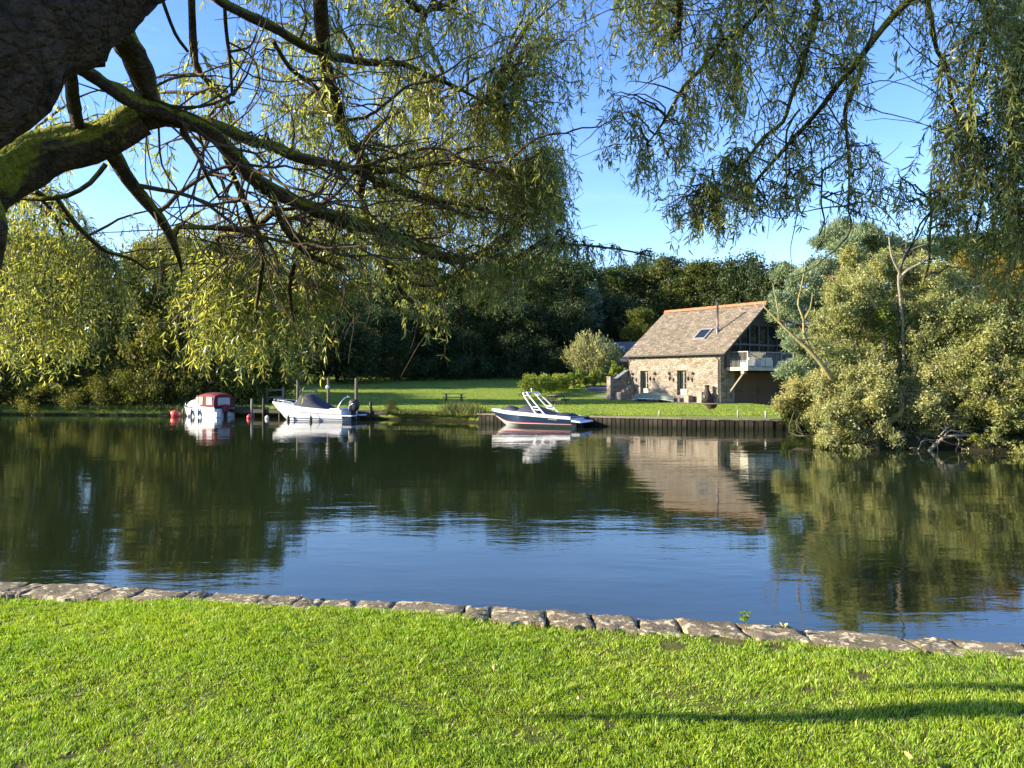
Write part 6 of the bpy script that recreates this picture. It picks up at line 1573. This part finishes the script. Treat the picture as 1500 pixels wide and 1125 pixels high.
W1.limb([(400, 292, 5.1, 5), (416, 332, 5.4, 4.4), (445, 367, 5.7, 4), (475, 384, 5.9, 3.2), (507, 395, 6.1, 2.2)], .06, 8, .1)
W1.limb([(552, 345, 6.4, 5.5), (573, 402, 6.6, 5), (592, 431, 6.7, 4), (606, 443, 6.8, 2.6)], .06, 8, .12)
W1.limb([(571, 384, 6.6, 3.4), (587, 405, 6.7, 3), (613, 417, 6.8, 2.8), (640, 416, 6.9, 2.4), (657, 407, 7.0, 1.6)], .06, 7, .08)
W1.limb([(266, 190, 4.1, 4), (290, 227, 4.3, 3.6), (302, 256, 4.5, 3.2), (321, 290, 4.7, 2)], .05, 7, .1)
W1.limb([(400, 60, 5.0, 3.4), (425, 100, 5.2, 3.2), (455, 122, 5.4, 3), (480, 140, 5.6, 2.6)], .06, 7, .08)
W1.limb([(528, 212, 6.1, 4), (548, 190, 6.2, 3.2), (565, 175, 6.3, 2.8), (590, 162, 6.4, 2)], .06, 7, .08)
W1.limb([(530, 250, 6.3, 5), (570, 250, 6.5, 4.5), (610, 243, 6.8, 4), (660, 238, 7.1, 3.4), (720, 250, 7.5, 2.6), (770, 262, 7.8, 1.8)], .06, 7, .1)
W1.limb([(700, 374, 7.6, 4), (725, 355, 7.7, 3.4), (760, 330, 7.9, 2.6), (790, 300, 8.0, 2)], .06, 7, .1)
W1.limb([(738, 386, 7.7, 3), (770, 370, 7.8, 2.6), (800, 356, 7.9, 2.2), (853, 359, 8.0, 1.9), (917, 367, 8.1, 1.5), (955, 376, 8.2, .9)], .06, 6, .08)
W1.limb([(330, 230, 4.6, 5), (352, 280, 5.0, 4.6), (372, 330, 5.5, 4.2), (385, 372, 6.0, 3.6), (380, 420, 6.6, 3), (374, 455, 7.0, 2)], .06, 8, .1)
W1.limb([(420, 320, 5.6, 5), (432, 370, 6.2, 4), (424, 420, 6.8, 3), (428, 460, 7.2, 2)], .06, 7, .1)
W1.limb([(570, -140, 5.2, 8), (590, -30, 5.6, 6), (605, 8, 5.9, 5), (625, 18, 6.1, 4)], .06, 8, .1)
W1.limb([(-120, 330, 4.4, 12), (-90, 300, 5.2, 9), (-40, 250, 6.2, 7), (20, 262, 7.2, 5), (80, 300, 8.0, 3.4), (120, 350, 8.4, 2)], .08, 8, .1)
W1.limb([(10, 262, 7.0, 4), (50, 280, 7.8, 3.6), (85, 325, 8.3, 3), (98, 385, 8.6, 2.4), (94, 450, 8.7, 1.4)], .08, 7, .1)
W1.limb([(-60, 255, 6.4, 5), (-40, 300, 7.2, 4), (-15, 350, 8.0, 3), (5, 420, 8.4, 2)], .08, 7, .1)
W1.limb([(85, 325, 8.3, 2.4), (130, 345, 8.6, 2.2), (150, 385, 8.9, 1.6), (155, 430, 9, 1)], .08, 6, .1)
W1.limb([(385, 324, 5.5, 4), (350, 340, 6.6, 4), (315, 350, 7.6, 3.4), (300, 385, 8.2, 2.6), (305, 440, 8.5, 1.6)], .08, 7, .1)
W1.limb([(445, 300, 5.5, 4), (450, 330, 6.6, 3.6), (470, 365, 7.6, 3), (500, 390, 8.2, 2), (520, 420, 8.4, 1.2)], .08, 7, .1)
# the low side limb outside the picture, whose shade falls across the lawn
W1.limb3([(-3.5, 1.7, 1.7), (-3.95, 2.3, 2.4), (-4.8, 2.62, 2.52), (-5.6, 2.68, 2.5), (-6.5, 2.69, 2.47), (-7.3, 2.70, 2.44)], [.14, .11, .09, .07, .048, .015], .1, 10, .1)
W1.limb3([(-4.7, 2.58, 2.5), (-5.1, 2.72, 2.78), (-5.7, 2.80, 2.9), (-6.3, 2.82, 2.92), (-6.9, 2.80, 2.9)], [.06, .055, .045, .035, .012], .1, 8, .1)
# crown above and behind the picture
W1.limb3([(-3.2, 2.0, 2.0), (-4.2, 3.2, 3.6), (-5.6, 4.6, 5.4), (-7.2, 6.0, 6.6)], [.26, .2, .14, .06], .12, 10, .08)
W1.limb3([P(340, -210, 3.7), P(360, -420, 5.2), P(320, -640, 6.6)], [.2, .14, .06], .12, 10, .08)
def bare_twigs(wl, n, x0, x1, y0, y1, seed):
    rng = np.random.default_rng(seed); A = np.concatenate(wl.nodes); X_, Y_ = to_px(A.T); A = A[(A[:, 1] > 3.4) & (X_ > x0) & (X_ < x1) & (Y_ > y0) & (Y_ < y1)]
    for _ in range(n):
        q = A[rng.integers(len(A))].copy(); d = unit(rng.normal(size=3) * [1, .6, .8] + np.array([.35, .1, -.1])); ch = [q.copy()]; k = rng.integers(7, 16)
        cv = rng.normal(size=3) * .16
        for i in range(k): d = unit(d + cv + rng.normal(size=3) * .16 + np.array([0, 0, -.03])); q = q + d * .075; ch.append(q.copy())
        wl.tw.append((np.array(ch), np.linspace(rng.uniform(.004, .010), .002, k + 1)))
def sublimbs(wl, n, x0, x1, y0, y1, seed):
    """crooked mid sized boughs forking off the limbs, each with its own side twigs"""
    rng = np.random.default_rng(seed); A = np.concatenate(wl.nodes); X_, Y_ = to_px(A.T); A = A[(A[:, 1] > 3.6) & (X_ > x0) & (X_ < x1) & (Y_ > y0) & (Y_ < y1)]
    for _ in range(n):
        q = A[rng.integers(len(A))].copy(); d = unit(np.array([.8, .25, -.05]) + rng.normal(size=3) * [.45, .4, .5]); ch = [q.copy()]; k = rng.integers(10, 24)
        cv = rng.normal(size=3) * .05; r0 = rng.uniform(.008, .018)
        for i in range(k):
            d = unit(d + cv + rng.normal(size=3) * .17 + np.array([.03, 0, -.012 if d[2] > -.35 else .06])); q = q + d * .08; ch.append(q.copy())
            if to_px(q)[1] > 405: break
        k = len(ch) - 1
        if k < 6: continue
        ch = np.array(ch); wl.tw.append((ch, np.linspace(r0, .004, k + 1)))
        for _t in range(4):
            j = rng.integers(3, k); q2 = ch[j].copy(); d2 = unit(d + rng.normal(size=3) * .8); c2 = [q2.copy()]
            for i in range(rng.integers(5, 11)): d2 = unit(d2 + rng.normal(size=3) * .2 + np.array([0, 0, -.04])); q2 = q2 + d2 * .06; c2.append(q2.copy())
            wl.tw.append((np.array(c2), np.linspace(r0 * (1 - j / k) * .6 + .003, .002, len(c2))))
FX = [-60, 0, 30, 60, 100, 150, 180, 200, 235, 262, 285, 330, 350, 375, 400, 435, 452, 475, 520, 552, 575, 600, 625, 640, 660, 690, 712, 735, 760, 800, 835, 900, 1000]
FY = [600, 585, 600, 568, 545, 515, 470, 430, 410, 470, 558, 572, 525, 545, 575, 592, 508, 475, 475, 440, 440, 485, 535, 480, 430, 430, 470, 495, 400, 390, 395, 395, 390]
regs = [
    (250, -100, 480, 40, 4.8, 7, 16, 9, .25, .7), (480, -140, 850, 70, 5.6, 8, 38, 11, .35, .9), (640, 20, 850, 150, 6.5, 8, 11, 10, .3, .7),
    (400, 100, 640, 260, 5.6, 7.6, 32, 11, .25, .6), (560, 130, 830, 330, 6.8, 9, 77, 12, .3, .8), (690, 200, 835, 350, 7.2, 9, 35, 12, .3, .7),
    (230, 60, 430, 230, 4.4, 6.5, 15, 8, .15, .45), (400, 270, 640, 360, 5.8, 8, 30, 11, .25, .6), (560, 340, 830, 385, 6.8, 8.4, 29, 10, .25, .7),
    (265, 290, 560, 360, 7.4, 9.4, 30, 12, .5, 1.3), (262, 360, 470, 430, 7.2, 9.2, 29, 12, .5, 1.25), (290, 430, 450, 490, 7.6, 9, 15, 11, .3, .8),
    (-60, 255, 170, 340, 7.6, 9.8, 21, 12, .5, 1.3), (-60, 340, 160, 420, 7.6, 9.6, 24, 12, .5, 1.3), (-50, 430, 110, 490, 7.6, 9.2, 12, 11, .4, .8), (160, 380, 262, 400, 8, 9.4, 5, 9, .2, .4),
    (595, 385, 650, 420, 6.8, 7.4, 4, 8, .35, .8), (690, 385, 750, 415, 7.4, 7.9, 4, 7, .3, .6),
    (0, 110, 250, 240, 4.6, 7.5, 11, 9, .2, .5), (800, 345, 955, 372, 7.9, 8.3, 5, 7, .12, .3),
    (790, 335, 960, 372, 7.8, 8.3, 12, 8, .15, .3), (800, -120, 900, 60, 6.6, 8, 14, 10, .3, .8),
    (-500, -420, 0, -160, 5.5, 10, 19, 10, .4, .9), (-100, -560, 900, -120, 5, 8, 22, 9, .3, .8)]
pos, ln, rg_ = hang(W1, regs, FX, FY, 501)
o, nl = strand_mesh(W1, pos, ln, rg_); sublimbs(W1, 34, 190, 700, 120, 390, 63); bare_twigs(W1, 190, 200, 830, 60, 450, 61); branchlets(W1)
print('willow 1', len(pos), nl)

W2 = Willow('hanging_willow', (8.2, 3.6, 0), 'second willow drooping over the water from beyond the lawn edge')
W2.limb3([(8.2, 3.6, -.3), (8.1, 3.8, 1.5), (7.7, 4.2, 3.2), (7.0, 4.8, 4.6)], [.42, .34, .28, .2], .14, 12, .06, 'trunk')
W2.limb3([(7.4, 4.5, 3.9), P(1500, -90, 6.6), P(1400, -60, 6.4), P(1337, 0, 6.2)], [.16, .10, .06, .032], .1, 9, .08)
W2.limb([(1350, -15, 6.2, 5.6), (1311, 21, 6.3, 5), (1273, 67, 6.4, 5), (1255, 93, 6.5, 4.6), (1228, 123, 6.6, 4), (1207, 152, 6.7, 3.6), (1180, 184, 6.9, 3.2), (1148, 219, 7.1, 3), (1111, 261, 7.3, 2.4), (1096, 284, 7.4, 1.6)], .07, 8, .08)
W2.limb([(1265, 88, 6.45, 3.8), (1257, 117, 6.5, 4), (1244, 144, 6.5, 3.6), (1238, 165, 6.6, 3), (1240, 192, 6.6, 2.4), (1244, 240, 6.6, 2), (1243, 310, 6.6, 1.4)], .07, 7, .08)
W2.limb([(1352, -40, 6.2, 4), (1359, 0, 6.2, 3.8), (1367, 48, 6.3, 3.6), (1373, 75, 6.35, 3.6), (1386, 94, 6.4, 3.6), (1391, 120, 6.5, 3), (1396, 155, 6.5, 2.2), (1420, 200, 6.6, 1.5)], .07, 7, .08)
W2.limb([(1200, -60, 6.2, 4), (1150, -25, 6.3, 4), (1123, 5, 6.4, 3.8), (1101, 29, 6.5, 3.6), (1080, 51, 6.6, 3.4), (1059, 56, 6.7, 3.2), (1047, 76, 6.75, 3.2), (1027, 101, 6.8, 3), (1003, 125, 6.9, 2.6), (988, 150, 7, 2.2), (970, 182, 7.1, 1.8), (950, 208, 7.2, 1)], .07, 7, .08)
W2.limb([(1178, 90, 6.5, 3), (1160, 140, 6.6, 3), (1147, 179, 6.7, 2.8), (1120, 200, 6.8, 2.8), (1093, 235, 6.9, 2.4), (1067, 259, 7, 2), (1049, 280, 7.1, 1.4)], .07, 7, .08)
W2.limb([(1196, -60, 6.3, 3.4), (1195, 30, 6.4, 3), (1181, 75, 6.5, 2.8), (1174, 120, 6.5, 1.8)], .07, 6, .08)
W2.limb([(1000, -120, 6.2, 5), (995, -20, 6.4, 4.6), (994, 25, 6.5, 4.4), (994, 55, 6.6, 3)], .07, 7, .1)
W2.limb([(994, 40, 6.5, 3), (984, 54, 6.5, 3), (978, 60, 6.5, 2)], .05, 6)
W2.limb([(1172, 160, 6.7, 1.8), (1153, 190, 6.8, 1.6), (1152, 260, 6.8, 1.2), (1153, 320, 6.8, .8)], .07, 5, .06)
W2.limb([(1470, -40, 6.4, 5), (1440, 60, 6.5, 4), (1420, 160, 6.7, 3), (1440, 260, 6.8, 2.4), (1430, 340, 6.9, 1.6)], .07, 7, .08)
W2.limb([(1530, -20, 6.2, 6), (1490, 100, 6.4, 4), (1480, 220, 6.5, 3), (1495, 330, 6.6, 2)], .07, 7, .08)
W2.limb([(1366, 300, 6.9, 1.8), (1362, 340, 6.9, 1.8), (1360, 390, 6.9, 1.6), (1345, 430, 6.9, 1.1)], .07, 5, .06)
W2.limb([(1200, 345, 7, 1.2), (1208, 322, 7, 1.4), (1203, 300, 7, 1.4), (1205, 250, 7, 1.6)], .07, 5, .06)
FX2 = [830, 845, 870, 900, 930, 960, 985, 1010, 1040, 1075, 1100, 1125, 1150, 1180, 1200, 1225, 1245, 1290, 1340, 1365, 1395, 1420, 1450, 1480, 1520, 1600]
FY2 = [200, 205, 250, 300, 260, 330, 340, 380, 390, 375, 350, 340, 335, 300, 370, 360, 330, 350, 330, 420, 360, 440, 515, 500, 520, 520]
regs2 = [
    (832, -140, 1040, 30, 6, 7.6, 18, 11, .35, 1.0), (880, 20, 1040, 170, 6.4, 7.4, 12, 10, .25, .6), (1030, -140, 1330, 40, 6, 7.2, 27, 11, .35, .9), (1050, 20, 1260, 150, 6.3, 7.3, 15, 11, .25, .7),
    (905, 180, 1080, 270, 6.8, 7.6, 9, 10, .2, .6), (1000, 190, 1200, 300, 6.7, 7.5, 15, 10, .2, .55), (1130, 160, 1400, 300, 6.5, 7.3, 17, 10, .2, .6),
    (1310, -140, 1420, 60, 6, 7, 9, 10, .3, .8), (1380, -140, 1560, 120, 5.8, 7.2, 31, 12, .4, 1.1), (1380, 100, 1560, 280, 6, 7.2, 31, 12, .3, .9), (1400, 270, 1560, 400, 6.2, 7.2, 15, 12, .3, .8), (1280, 240, 1400, 310, 6.5, 7.2, 7, 9, .15, .4), (860, 260, 1080, 330, 6.9, 7.6, 6, 8, .12, .35),
    (960, 290, 1090, 350, 6.9, 7.5, 11, 8, .12, .35), (1090, 250, 1200, 320, 6.8, 7.4, 8, 8, .12, .3),
    (1000, -560, 1800, -120, 5.2, 7.5, 20, 10, .3, .9), (1560, -100, 1900, 300, 5.6, 7.5, 19, 12, .3, 1.0)]
pos, ln, rg_ = hang(W2, regs2, FX2, FY2, 502)
o, nl = strand_mesh(W2, pos, ln, rg_, (.06, .10)); bare_twigs(W2, 130, 880, 1500, -20, 330, 62); branchlets(W2)
print('willow 2', len(pos), nl)
